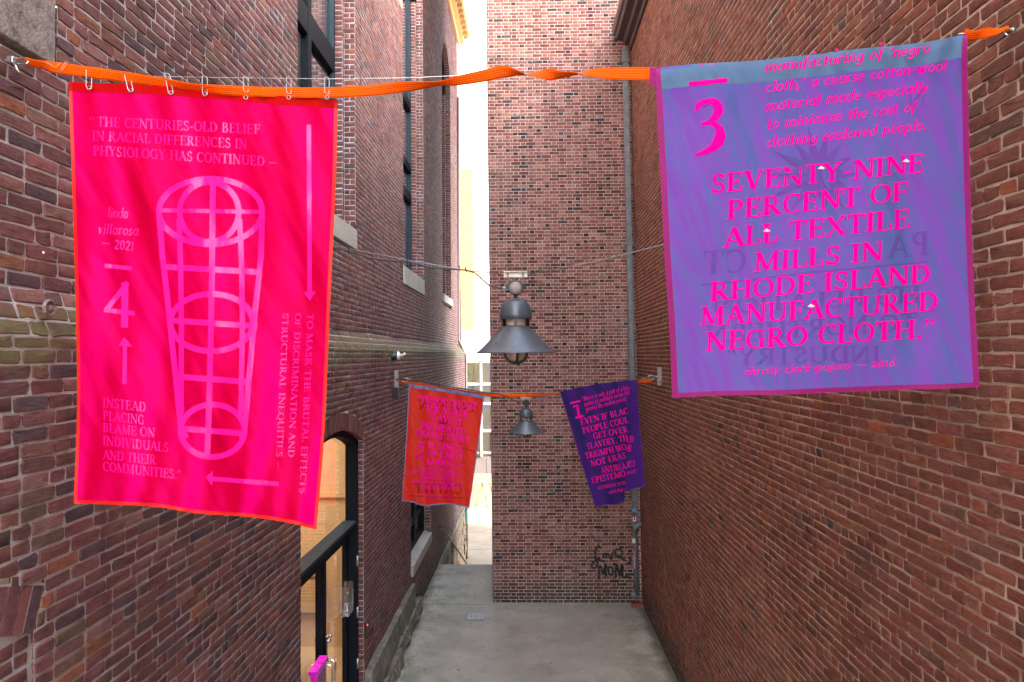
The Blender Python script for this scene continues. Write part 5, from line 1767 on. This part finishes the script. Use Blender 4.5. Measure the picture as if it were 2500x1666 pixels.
for i, (x, y0, y1) in enumerate(HK):
    a = pt(x, y0, Y=YA + .004); b = pt(x + (9 if x in (310, 408) else 0), y1, Y=YA - .010)
    m_ = MB(); link_loop(m_, (a + b) / 2, a - b, Vector((.75, .65, 0)), (a - b).length + .010, .021, .0016)
    o = m_.build('hook_ring', M['steel'], smooth=True); tag(o, 'steel snap hook above the pink banner, ' + LBH[i], 'snap hook', 'snap hooks along the top of the pink banner')

# ---- violet banner
b3 = thing('banner', 'violet and blue banner numbered 3 with magenta binding, draped over the strap', 'banner', pt(1980, 120, Y=YA), 'printed fabric banners hung across the alley')


def fold3(x, y):
    u = (x - 1600) / 770; v = (y - 120) / 840
    a = .016 * math.sin((u * 1.6 + v * .8) * 2 * PI + 2) * (.3 + v)
    a += .022 * math.exp(-((u - .80 - .10 * (v - .5)) / .05) ** 2) * max(0, 1 - abs(v - .45) * 1.6)
    a += .012 * math.exp(-((u - .62 + .3 * (v - .4)) / .06) ** 2) * max(0, 1 - abs(v - .35) * 1.8)
    a += .004 * math.sin((u * 13 + 1.6 * math.sin(v * 3)) * 2 * PI) * max(0, 1 - v * 7)
    a += .004 * math.sin((u * 3 + v * 9) * 2 * PI) * max(0, .5 - u) * max(0, .6 - abs(v - .45))
    return a


def surf3(x, y, d=0.0):
    yt = 170 - (x - 1600) * .11
    dv = max(0, min(1, (y - yt) / 26))
    roll = .020 * (1 - math.sqrt(max(0, 1 - (1 - dv) ** 2)))     # cloth bends back over the strap
    return pt(x, y, Y=YA - .022 + roll + fold3(x, y) - d)


t3 = [(1598, 166), (1690, 157), (1780, 152), (1850, 148), (1925, 139), (2000, 132), (2090, 120), (2180, 112), (2270, 101), (2362, 83)]
f3 = coons(t3, [(1641, 972), (1760, 966), (1900, 964), (2050, 958), (2200, 952), (2300, 950), (2392, 945)],
           [(1598, 166), (1612, 420), (1622, 620), (1634, 800), (1641, 972)],
           [(2362, 83), (2364, 250), (2370, 480), (2378, 700), (2392, 945)])
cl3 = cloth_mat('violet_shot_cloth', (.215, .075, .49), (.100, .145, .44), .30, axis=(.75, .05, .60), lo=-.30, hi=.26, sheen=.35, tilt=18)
cl3b = cloth_mat('blue_fold_shade_cloth', (.060, .110, .215), (.105, .185, .33), .12, axis=(.3, -.2, .9), lo=-.3, hi=.4, sheen=.3)  # same cloth where doubled; its weaker transmitted light is put into the colour
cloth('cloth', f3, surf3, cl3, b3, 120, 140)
cloth('fold_shade_band', f3, surf3, cl3b, b3, 120, 14, .018, .985, 0, .066, .0008)  # strip added to carry the shaded tone of the doubled cloth
# back flap hanging behind the strap
cloth('back_flap', f3, lambda x, y, d=0: pt(x, y + 3, Y=YA + .022 + .4 * fold3(x, y)), cl3, b3, 60, 20, 0, 1, 0, .12)
mag = plain('magenta_binding', (.26, .0, .14), .85, 0, (260, .4, .001), var=.35, vscale=60)
hems(f3, surf3, mag, b3, .020, .014, stitch=plain('dark_magenta_thread', (.15, .0, .08), .6))
m_ = MB()
for k_, dx_ in enumerate((-14, -7)):
    m_.add([pt(1600 + dx_, 165 + k_, Y=YA - .03 + .002 * k_), pt(1607 + dx_, 165 + k_, Y=YA - .03 + .002 * k_), pt(1610 + dx_, 211 - 2 * k_, Y=YA - .026), pt(1602 + dx_, 211 - 2 * k_, Y=YA - .026)], [(0, 1, 2, 3)])
m_.build('gathered_edge', mag, b3)
gh = Print(surf3, .0008)
gh.text('PA', (2268, 622), (2165, 633), 58, up=(.02, -1)); gh.text('CT', (1822, 665), (1714, 672), 58, up=(.02, -1))
gh.line([(1713, 697), (2000, 664), (2268, 640)], 5)
gh.text('ITS RELATION', (2248, 738), (1738, 768), 40, up=(.02, -1)); gh.text('TO NORTHERN', (2240, 806), (1722, 838), 42, up=(.02, -1)); gh.text('INDUSTRY”', (2150, 884), (1768, 892), 40, up=(.02, -1))
gh.text('N', (2262, 258), (2215, 262), 44, up=(.02, -1))
rs = random.Random(4)
rim = []
for i in range(28):
    a = 2 * PI * i / 28
    r_ = 125 * rs.uniform(.7, 1.2) if i % 2 == 0 else 52
    rim.append((1998 + math.cos(a) * r_ * .95, 425 + math.sin(a) * r_))
gh.fan((1998, 425), rim)
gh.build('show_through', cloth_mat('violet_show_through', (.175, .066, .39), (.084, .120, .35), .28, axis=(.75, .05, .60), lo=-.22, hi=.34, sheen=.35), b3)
pr = Print(surf3)
U3 = (.03, -1)
for t_, a_, b_ in (('manufacturing of ‘negro', (1866, 177), (2269, 130)), ('cloth,’ a coarse cotton-wool', (1867, 227), (2311, 172)), ('material made especially', (1868, 272), (2266, 224)),
                   ('to minimize the cost of', (1870, 317), (2236, 272)), ('clothing enslaved people.', (1870, 361), (2262, 317))):
    pr.text(t_, a_, b_, 27, up=U3, shear=.18, bold=.03)
for t_, a_, b_, c_ in (('SEVENTY-NINE', (1735, 473), (2258, 420), 46), ('PERCENT OF', (1774, 537), (2218, 490), 47), ('ALL TEXTILE', (1766, 605), (2223, 556), 47), ('MILLS IN', (1840, 664), (2158, 635), 46),
                       ('RHODE ISLAND', (1733, 736), (2274, 690), 46), ('MANUFACTURED', (1709, 797), (2292, 758), 47), ('NEGRO CLOTH.”', (1722, 858), (2286, 824), 47)):
    pr.text(t_, a_, b_, c_, up=U3, bold=.02)
pr.text('christy clark-pujura — 2016', (1815, 917), (2185, 894), 19, up=U3, shear=.18)
pr.line([(1682, 206), (1777, 196)], 12)
def blob(pts_, ws):
    P_, W2 = [], []
    for i in range(len(pts_) - 1):
        p0 = pts_[max(i - 1, 0)]; p1 = pts_[i]; p2 = pts_[i + 1]; p3 = pts_[min(i + 2, len(pts_) - 1)]
        for t in (0, .25, .5, .75):
            P_.append(tuple(.5 * ((2 * p1[k]) + (-p0[k] + p2[k]) * t + (2 * p0[k] - 5 * p1[k] + 4 * p2[k] - p3[k]) * t * t + (-p0[k] + 3 * p1[k] - 3 * p2[k] + p3[k]) * t ** 3) for k in (0, 1)))
            W2.append(ws[i] + (ws[i + 1] - ws[i]) * t)
    P_.append(pts_[-1]); W2.append(ws[-1])
    L_, R_ = [], []
    for i in range(len(P_)):
        a = P_[max(0, i - 1)]; b = P_[min(len(P_) - 1, i + 1)]
        d = math.hypot(b[0] - a[0], b[1] - a[1]) or 1
        nx, ny = -(b[1] - a[1]) / d, (b[0] - a[0]) / d
        L_.append((P_[i][0] + nx * W2[i] / 2, P_[i][1] + ny * W2[i] / 2)); R_.append((P_[i][0] - nx * W2[i] / 2, P_[i][1] - ny * W2[i] / 2))
    pr.strip(L_, R_)


blob([(1700, 272), (1706, 257), (1726, 248), (1745, 250), (1754, 266), (1748, 284), (1732, 298), (1712, 305)], [7, 14, 13, 20, 24, 20, 12, 8])
blob([(1714, 303), (1738, 301), (1756, 315), (1757, 338), (1744, 358), (1722, 371), (1696, 379)], [7, 11, 20, 28, 22, 13, 6])
for a_, b_ in (((1711, 158), (1716, 160)), ((1738, 156), (1741, 158)), ((1985, 128), (1993, 128)), ((2148, 109), (2156, 106)), ((2040, 122), (2046, 122))):
    pr.line([a_, b_], 5)
pr.build('print', film('hot_pink_print', (1.0, .0, .34), .6, .15, .04), b3)
m_ = MB()      # peeled pale corners of the lettering
for x, y in ((1872, 563), (2212, 393), (1980, 747), (2005, 410)):
    m_.add([surf3(x - 9, y + 2, .006), surf3(x, y - 5, .012), surf3(x + 10, y + 1, .007), surf3(x + 4, y + 4, .004), surf3(x - 3, y + 3, .004)], [(0, 1, 2, 3, 4)])
m_.build('peeled_film', M['white'], b3)

# ================================================================== LOWER LINE: red banner, dark violet banner
YB = 10.8
for i, (x0, x1, yt_, yb_, Xw, lb) in enumerate(((957, 972, 905, 947, XL, 'galvanised wall bracket on the left wall under the flood light'), (1597, 1612, 901, 938, 2.08, 'galvanised wall bracket on the right wall beside the dark violet banner'))):
    sgn = 1 if i == 0 else -1
    cpt = pt((x0 + x1) / 2, (yt_ + yb_) / 2, Y=YB)
    brk = thing('wall_bracket', lb, 'bracket', cpt, 'strap brackets on the two walls')
    xw = XL if i == 0 else pl_r.p(0, cpt.z - ZF).x
    m_ = MB(); m_.box((xw, YB - .05, cpt.z - .14), (xw + sgn * .02, YB + .05, cpt.z + .14)); m_.box((xw + sgn * .02, YB - .05, cpt.z - .14), (xw + sgn * .05, YB - .035, cpt.z + .14)); m_.box((xw + sgn * .02, YB + .035, cpt.z - .14), (xw + sgn * .05, YB + .05, cpt.z + .14))
    m_.build('plate', M['steel'], brk, bevel=.003)
    m_ = MB(); m_.tube([(xw, YB, cpt.z), (xw + sgn * .12, YB - .01, cpt.z - .01)], .011, 8); link_loop(m_, Vector((xw + sgn * .16, YB - .01, cpt.z - .015)), Vector((1, 0, 0)), Vector((0, 0, 1)), .09, .055, .009)
    m_.build('eye_bolt', M['steel'], brk, smooth=True)
jb = pt(964, 960, X=XL + .03)
m_ = MB(); m_.box((XL + .002, jb.y - .06, jb.z - .09), (XL + .09, jb.y + .06, jb.z + .09)); o = m_.build('junction_box', M['lampdark'], bevel=.006); tag(o, 'small dark junction box under the left wall bracket', 'junction box')

strapB = thing('webbing_strap', 'orange webbing strap with steel line carrying the red and dark violet banners further back', 'strap', pt(1270, 966, Y=YB))
ribbon('webbing', [(974, 929, 8, 20), (1000, 935, 9, 10), (1060, 944, 7, 40), (1110, 951, 6, 50), (1160, 960, 7, 40), (1200, 964, 9, 10), (1260, 966, 9, 0), (1300, 966, 8, 20), (1345, 963, 6, 50), (1372, 961, 6, 30)], YB, M['strap'], strapB)
ribbon('webbing', [(1556, 931, 7, 10), (1570, 931, 8, 0), (1585, 930, 9, 10), (1596, 926, 6, 30)], YB, M['strap'], strapB)
m_ = MB(); m_.tube([pt(972, 922, Y=YB - .02), pt(1100, 943, Y=YB - .02), pt(1180, 957, Y=YB - .02)], .006, 8); m_.tube([pt(975, 923, Y=YB - .02), pt(1010, 929, Y=YB - .02)], .014, 8)
m_.tube([pt(1552, 930, Y=YB - .02), pt(1600, 918, Y=YB - .02)], .010, 8); m_.build('steel_line', M['wire'], strapB, smooth=True)
# red banner
b2 = thing('banner', 'red banner numbered 2 with grey-blue binding, at the left of the lower strap', 'banner', pt(1080, 950, Y=YB), 'printed fabric banners hung across the alley')


def surf2(x, y, d=0.0):
    u = (x - 985) / 190; v = (y - 940) / 300
    a = .05 * math.sin((u * 1.5 + .1 * v) * 2 * PI + 1.2) * (.25 + v) * .8 + .018 * math.sin((u * 4.2 - v * .5) * 2 * PI) * (.5 + v)
    a += .03 * math.exp(-((u - .33) / .06) ** 2)
    return pt(x, y, Y=YB - .05 + a - 2.5 * d)


f2 = coons([(998, 938), (1060, 946), (1120, 955), (1183, 966)], [(980, 1224), (1010, 1228), (1035, 1236), (1080, 1232), (1110, 1233), (1146, 1241)],
           [(998, 938), (990, 1090), (980, 1224)], [(1183, 966), (1166, 1100), (1146, 1241)])
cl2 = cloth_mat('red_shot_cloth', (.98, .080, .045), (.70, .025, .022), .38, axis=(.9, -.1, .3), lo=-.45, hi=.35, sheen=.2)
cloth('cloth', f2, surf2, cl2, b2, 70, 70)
bind2 = plain('slate_binding', (.16, .17, .36), .6, vscale=30)
hems(f2, surf2, bind2, b2, .012, .010, 'LRB', .002); cloth('header', f2, surf2, bind2, b2, 60, 4, 0, 1, 0, .028, .003)
gh = Print(surf2, .004)
gh.text('COTTON', (1160, 1008), (1020, 1000), 24, up=(0, -1))
gh.text('FOR THE NORTH', (1118, 1058), (1048, 1053), 8, up=(0, -1)); gh.text('CATTLE', (1128, 1206), (1008, 1204), 24, up=(0, -1)); gh.line([(1000, 1211), (1132, 1216)], 2.5)
gh.fan((1083, 1029), [(1083 + math.cos(2 * PI * i / 24) * (15 if i % 2 else 7), 1029 + math.sin(2 * PI * i / 24) * (12 if i % 2 else 6)) for i in range(24)])
gh.line([(1130, 1094), (1160, 1104)], 2); gh.line([(1081, 1062), (1080, 1080)], 4)
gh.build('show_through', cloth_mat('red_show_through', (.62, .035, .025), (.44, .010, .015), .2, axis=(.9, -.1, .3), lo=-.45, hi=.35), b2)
pr = Print(surf2, .008)
for t_, a_, b_, c_ in (('“THROUGHOUT', (1019, 981), (1164, 1002), 17), ('THE NORTH', (1037, 1004), (1144, 1020), 16), ('SLAVERY', (1048, 1025), (1129, 1039), 16), ('PERMEATED', (1027, 1046), (1137, 1062), 16), ('NEARLY EVERY', (1015, 1065), (1146, 1082), 16),
                       ('BUSINESS', (1045, 1094), (1132, 1104), 16), ('OF EARLY', (1044, 1115), (1132, 1123), 16), ('AMERICA—', (1038, 1136), (1136, 1142), 15),
                       ('FROM TRADING TO BANKING,', (1019, 1147), (1121, 1156), 8), ('FROM INSURANCE TO SHIPBUILDING', (1006, 1156), (1128, 1166), 8), ('FROM RUM DISTILLING TO', (1022, 1169), (1113, 1175), 8),
                       ('AGRICULTURAL PRODUCTION, FROM', (1005, 1179), (1130, 1188), 8), ('TEXTILES TO TOOL MAKING.”', (1022, 1192), (1118, 1197), 8)):
    pr.text(t_, a_, b_, c_, up=(.06, -1), bold=.05)
pr.text('christy clark-pujura — 2016', (1022, 1211), (1105, 1219), 9, up=(.06, -1), shear=.15)
pr.line([(1020, 1079), (1038, 1083)], 3.5)
pr.line([(1017, 1096), (1024, 1088), (1033, 1092), (1031, 1102), (1017, 1116)], 4); pr.line([(1015, 1116), (1034, 1120)], 5)
pink2 = film('small_pink_print', (1.0, .0, .40), .5, .2, .15)
pr.build('print', pink2, b2)
for i in range(7):
    f_ = .06 + i * .148
    x = 998 + 185 * f_; y = 938 + 28 * f_
    m_ = MB(); link_loop(m_, pt(x, y - 1, Y=YB - .06), Vector((.1, 0, 1)), Vector((.7, .7, 0)), .085, .03, .006, 6)
    o = m_.build('hook_ring', M['wire'], smooth=True); tag(o, 'dark snap hook above the red banner, ' + ['at its left corner', 'second from its left corner', 'third from its left corner', 'in the middle of the row', 'third from its right corner', 'second from its right corner', 'at its right corner'][i], 'snap hook', 'snap hooks along the top of the red banner')
# dark violet banner
b1 = thing('banner', 'dark violet banner numbered 1 with pink print, its right side folded back', 'banner', pt(1460, 940, Y=YB), 'printed fabric banners hung across the alley')


def surf1(x, y, d=0.0):
    u = (x - 1366 - (y - 957) * .3) / 170; v = (y - 940) / 290
    a = .03 * math.sin((u * 1.3 + .5 * v) * 2 * PI) * (.3 + v) + .014 * math.sin((u * 3.7 - v) * 2 * PI)
    return pt(x, y, Y=YB - .07 + a - 2.5 * d)


def surf1b(x, y, d=0.0):
    return pt(x, y, Y=YB + .05 - (x - 1530) * .002 + .01 * math.sin(y * .05) - 2.5 * d)


f1 = coons([(1366, 957), (1420, 945), (1480, 935), (1538, 929)], [(1453, 1239), (1480, 1234), (1505, 1233), (1524, 1226)],
           [(1366, 957), (1404, 1080), (1453, 1239)], [(1538, 929), (1534, 1020), (1528, 1130), (1524, 1226)])
f1b = coons([(1528, 930), (1556, 927)], [(1520, 1204), (1550, 1194), (1575, 1188)], [(1528, 930), (1520, 1204)], [(1556, 927), (1560, 1010), (1568, 1100), (1575, 1188)])
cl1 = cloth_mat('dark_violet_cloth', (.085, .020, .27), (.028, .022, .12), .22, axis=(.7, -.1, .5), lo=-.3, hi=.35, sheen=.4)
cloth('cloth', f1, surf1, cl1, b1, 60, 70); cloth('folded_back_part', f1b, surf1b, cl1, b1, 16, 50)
bind1 = plain('purple_binding', (.16, .006, .16), .6, vscale=30)
hems(f1, surf1, bind1, b1, .012, .008, 'LB', .002); hems(f1b, surf1b, bind1, b1, .03, .008, 'RB', .002)
pr = Print(surf1, .008)
U1 = (-.30, -1)
for t_, a_, b_, c_ in (('“slavery is only a part of a larg', (1421, 980), (1537, 951), 11), ('system of antiblack racism tha', (1427, 993), (1537, 963), 11), ('governs the modern period.', (1430, 1005), (1531, 978), 11)):
    pr.text(t_, a_, b_, c_, up=U1, shear=.30, bold=.02)
for t_, a_, b_, c_ in (('EVEN IF BLAC', (1419, 1038), (1535, 1010), 14.5), ('PEOPLE COUL', (1424, 1059), (1536, 1032), 14.5), ('GET OVER', (1450, 1073), (1534, 1055), 14.5), ('SLAVERY, TH', (1435, 1098), (1534, 1075), 14.5), ('TRIUMPH WO', (1431, 1121), (1531, 1098), 14.5),
                       ('NOT ERAS', (1444, 1140), (1530, 1119), 14.5), ('ANTIBLA', (1469, 1156), (1530, 1145), 14.5), ('EPISTEMO', (1446, 1181), (1529, 1163), 14.5), ('AT CONTINUE TO SH', (1461, 1196), (1528, 1183), 8)):
    pr.text(t_, a_, b_, c_, up=U1, shear=.05, bold=.0)
pr.text('soyica diggs c', (1487, 1206), (1528, 1197), 8, up=U1, shear=.2)
pr.line([(1392, 985), (1417, 979)], 4); pr.line([(1400, 994), (1409, 990), (1414, 1018)], 6); pr.line([(1405, 1021), (1424, 1016)], 5)
pr.build('print', pink2, b1)
pr = Print(surf1b, .006)
for t_, a_, b_, c_ in (('LD', (1530, 1082), (1548, 1079), 15), ('HE', (1528, 1103), (1543, 1101), 15), ('IES', (1530, 1143), (1552, 1138), 15), ('POCH.”', (1530, 1160), (1556, 1154), 8)):
    pr.text(t_, a_, b_, c_, up=(0, -1), bold=.03)
pr.build('print', pink2, b1)

# ================================================================== PENDANT LAMPS
def make_lamp(label, loc, front_disc=True):
    t = thing('pendant_lamp', label, 'lamp', loc, 'bell-shaped lamps hung on cables across the alley')
    o0 = Vector(loc)
    m_ = MB(); m_.box((-.085, -.006, .010), (.085, .006, .048)); m_.box((-.085, -.05, .044), (.085, -.006, .048))
    pl_ = m_.build('hanging_plate', M['white'], t, bevel=.002)
    m_ = MB()
    for sx in (-1, 1):
        m_.tube([(sx * .055, -.014, .040), (sx * .055, -.014, -.010)], .006, 8)
    m_.tube([(-.055, -.01, .005), (-.02, -.012, -.012), (.02, -.012, -.012), (.055, -.01, .005)], .0035, 6); m_.build('bolt', M['steel'], t, smooth=True)
    m_ = MB(); m_.lathe([(0, .022), (.046, .022), (.055, .014), (.055, -.02), (.050, -.028), (0, -.028)], (0, 0, -.062), 28, 'Y'); m_.tube([(-.075, 0, -.062), (.075, 0, -.062)], .011, 10)
    m_.build('cable_housing', M['lampdark'], t, smooth=False)
    if front_disc:
        m_ = MB(); m_.lathe([(0, -.031), (.036, -.031), (.038, -.027)], (0, 0, -.062), 28, 'Y'); m_.build('disc', M['sensor'], t, smooth=True)
    m_ = MB(); m_.tube([(0, 0, -.11), (0, 0, -.150)], .013, 12); m_.build('stem', M['lampdark'], t, smooth=True)
    m_ = MB(); prof_ = [(0, -.140), (.030, -.142), (.06, -.153), (.085, -.172), (.103, -.198), (.113, -.230), (.116, -.262), (.116, -.294), (.111, -.294), (.108, -.262), (.09, -.20), (0, -.16)]
    m_.lathe(prof_, (0, 0, 0), 48); m_.build('dome', M['lamp'], t, smooth=True)
    m_ = MB(); m_.lathe([(.07, -.285), (.074, -.30), (.070, -.312), (.074, -.325), (.070, -.337), (.076, -.352)], (0, 0, 0), 36); m_.build('lamp_glass', M['lens'], t, smooth=True)
    for ang in (30, 150, 270):
        a_ = R(ang); c_ = Vector((math.cos(a_) * .098, math.sin(a_) * .098, -.318)); rx_ = Vector((math.cos(a_), math.sin(a_), 0)); ty_ = Vector((-rx_.y, rx_.x, 0))
        m_ = MB(); m_.obox(c_, (rx_, ty_, Vector((0, 0, 1))), (.007, .013, .040)); m_.build('strut', M['lampdark'], t)
    m_ = MB(); m_.lathe([(.070, -.338), (.098, -.343), (.104, -.352), (.112, -.362), (.17, -.418), (.235, -.486), (.272, -.520), (.288, -.530), (.290, -.534), (.286, -.536), (.265, -.524), (.225, -.488), (.165, -.430), (.10, -.37), (.07, -.36)], (0, 0, 0), 64)
    m_.build('shade', M['lamp'], t, smooth=True)
    m_ = MB(); m_.lathe([(0, -.592), (.025, -.590), (.048, -.578), (.063, -.555), (.068, -.525), (.068, -.40)], (0, 0, 0), 32); m_.build('bulb_cover', M['lens'], t, smooth=True)
    for ang in (0, 90):
        a_ = R(ang + 8); pts_ = []
        for k_ in range(13):
            b_ = PI * k_ / 12
            pts_.append((math.cos(a_) * math.cos(b_) * .083, math.sin(a_) * math.cos(b_) * .083, -.530 - math.sin(b_) * .078))
        m_ = MB(); m_.tube([(pts_[0][0], pts_[0][1], -.42)] + pts_ + [(pts_[-1][0], pts_[-1][1], -.42)], .010, 8); m_.build('guard', M['lampdark'], t, smooth=True)
    return t


L1p = pt(1258.5, 681, Y=4.9); L2p = pt(1284, 975, Y=10.85)
lamp1 = make_lamp('large near bell-shaped grey pendant lamp with pale round disc hanging on cables over the alley', L1p)
lamp2 = bpy.data.objects.new('pendant_lamp', None); COL.objects.link(lamp2); lamp2.location = L2p
tag(lamp2, 'smaller-looking far bell-shaped grey lamp hanging under the orange strap between the red and violet banners', 'lamp', 'bell-shaped lamps hung on cables across the alley')
lamp2['label'] = 'far bell-shaped grey lamp hanging below the strap between the red and dark violet banners'
lamp2.rotation_euler = (0, 0, R(6)); lamp2.scale = (.98, .98, .98)
for ch in [c for c in COL.objects if c.parent is lamp1]:
    if ch.name.startswith('disc'): continue
    c = ch.copy(); COL.objects.link(c); c.parent = lamp2
# the parts were modelled round the origin of their lamp
for c in COL.objects:
    if c.parent in (lamp1, lamp2): c.matrix_parent_inverse = Matrix.Identity(4)

# cables
cb = thing('lamp_cable', 'grey steel cable and black lead carrying the near lamp from wall to wall', 'cable', L1p)
Lw = pt(518, 553, Y=4.9)
A_ = L1p + Vector((-.08, 0, .03)); B_ = L1p + Vector((.08, 0, .03))
m_ = MB()
m_.tube([pt(500, 548, Y=4.9), pt(815, 601, Y=4.9), pt(1000, 637, Y=4.9), pt(1130, 659, Y=4.9), A_], .0042, 7)
m_.tube([B_, pt(1450, 640, Y=4.9), pt(1620, 598, Y=4.9), pt(1990, 508, Y=4.9)], .0042, 7)
m_.build('steel_cable', M['wire'], cb, smooth=True)
m_ = MB(); m_.tube([pt(*p, Y=4.89) for p in ((500, 552), (700, 586), (815, 606), (855, 614), (900, 630), (950, 637), (1000, 640), (1050, 653), (1100, 657), (1137, 660), (1160, 667), (1180, 684), (1195, 698), (1215, 703), (1234, 704))], .0062, 8)
m_.build('lead', M['cable'], cb, smooth=True)
m_ = MB(); m_.tube([pt(1226, 704, Y=4.89), pt(1236, 704, Y=4.89)], .010, 8); m_.build('gland', M['steel'], cb, smooth=True)
for x, y in ((853, 611), (996, 638), (1138, 659)):
    m_ = MB(); m_.tube([pt(x - 2, y - 7, Y=4.885), pt(x + 1, y + 7, Y=4.885)], .006, 6); m_.build('cable_tie', M['cable'], cb)
cb2 = thing('lamp_cable', 'thin dark cables running from the left bracket to the far lamp', 'cable', L2p)
m_ = MB(); m_.tube([pt(*p, Y=10.72) for p in ((966, 926), (1060, 934), (1110, 947), (1180, 958), (1215, 962), (1236, 968), (1255, 978), (1272, 986))], .009, 7)
m_.build('lead', M['cable'], cb2, smooth=True)
m_ = MB(); m_.tube([pt(965, 960, Y=10.95), pt(1003, 946, Y=10.95), pt(1190, 968, Y=10.9), L2p + Vector((-.08, 0, .03))], .005, 6)
m_.tube([L2p + Vector((.08, 0, .03)), pt(1420, 968, Y=10.95), pt(1600, 950, Y=10.95)], .005, 6); m_.build('steel_cable', M['wire'], cb2, smooth=True)
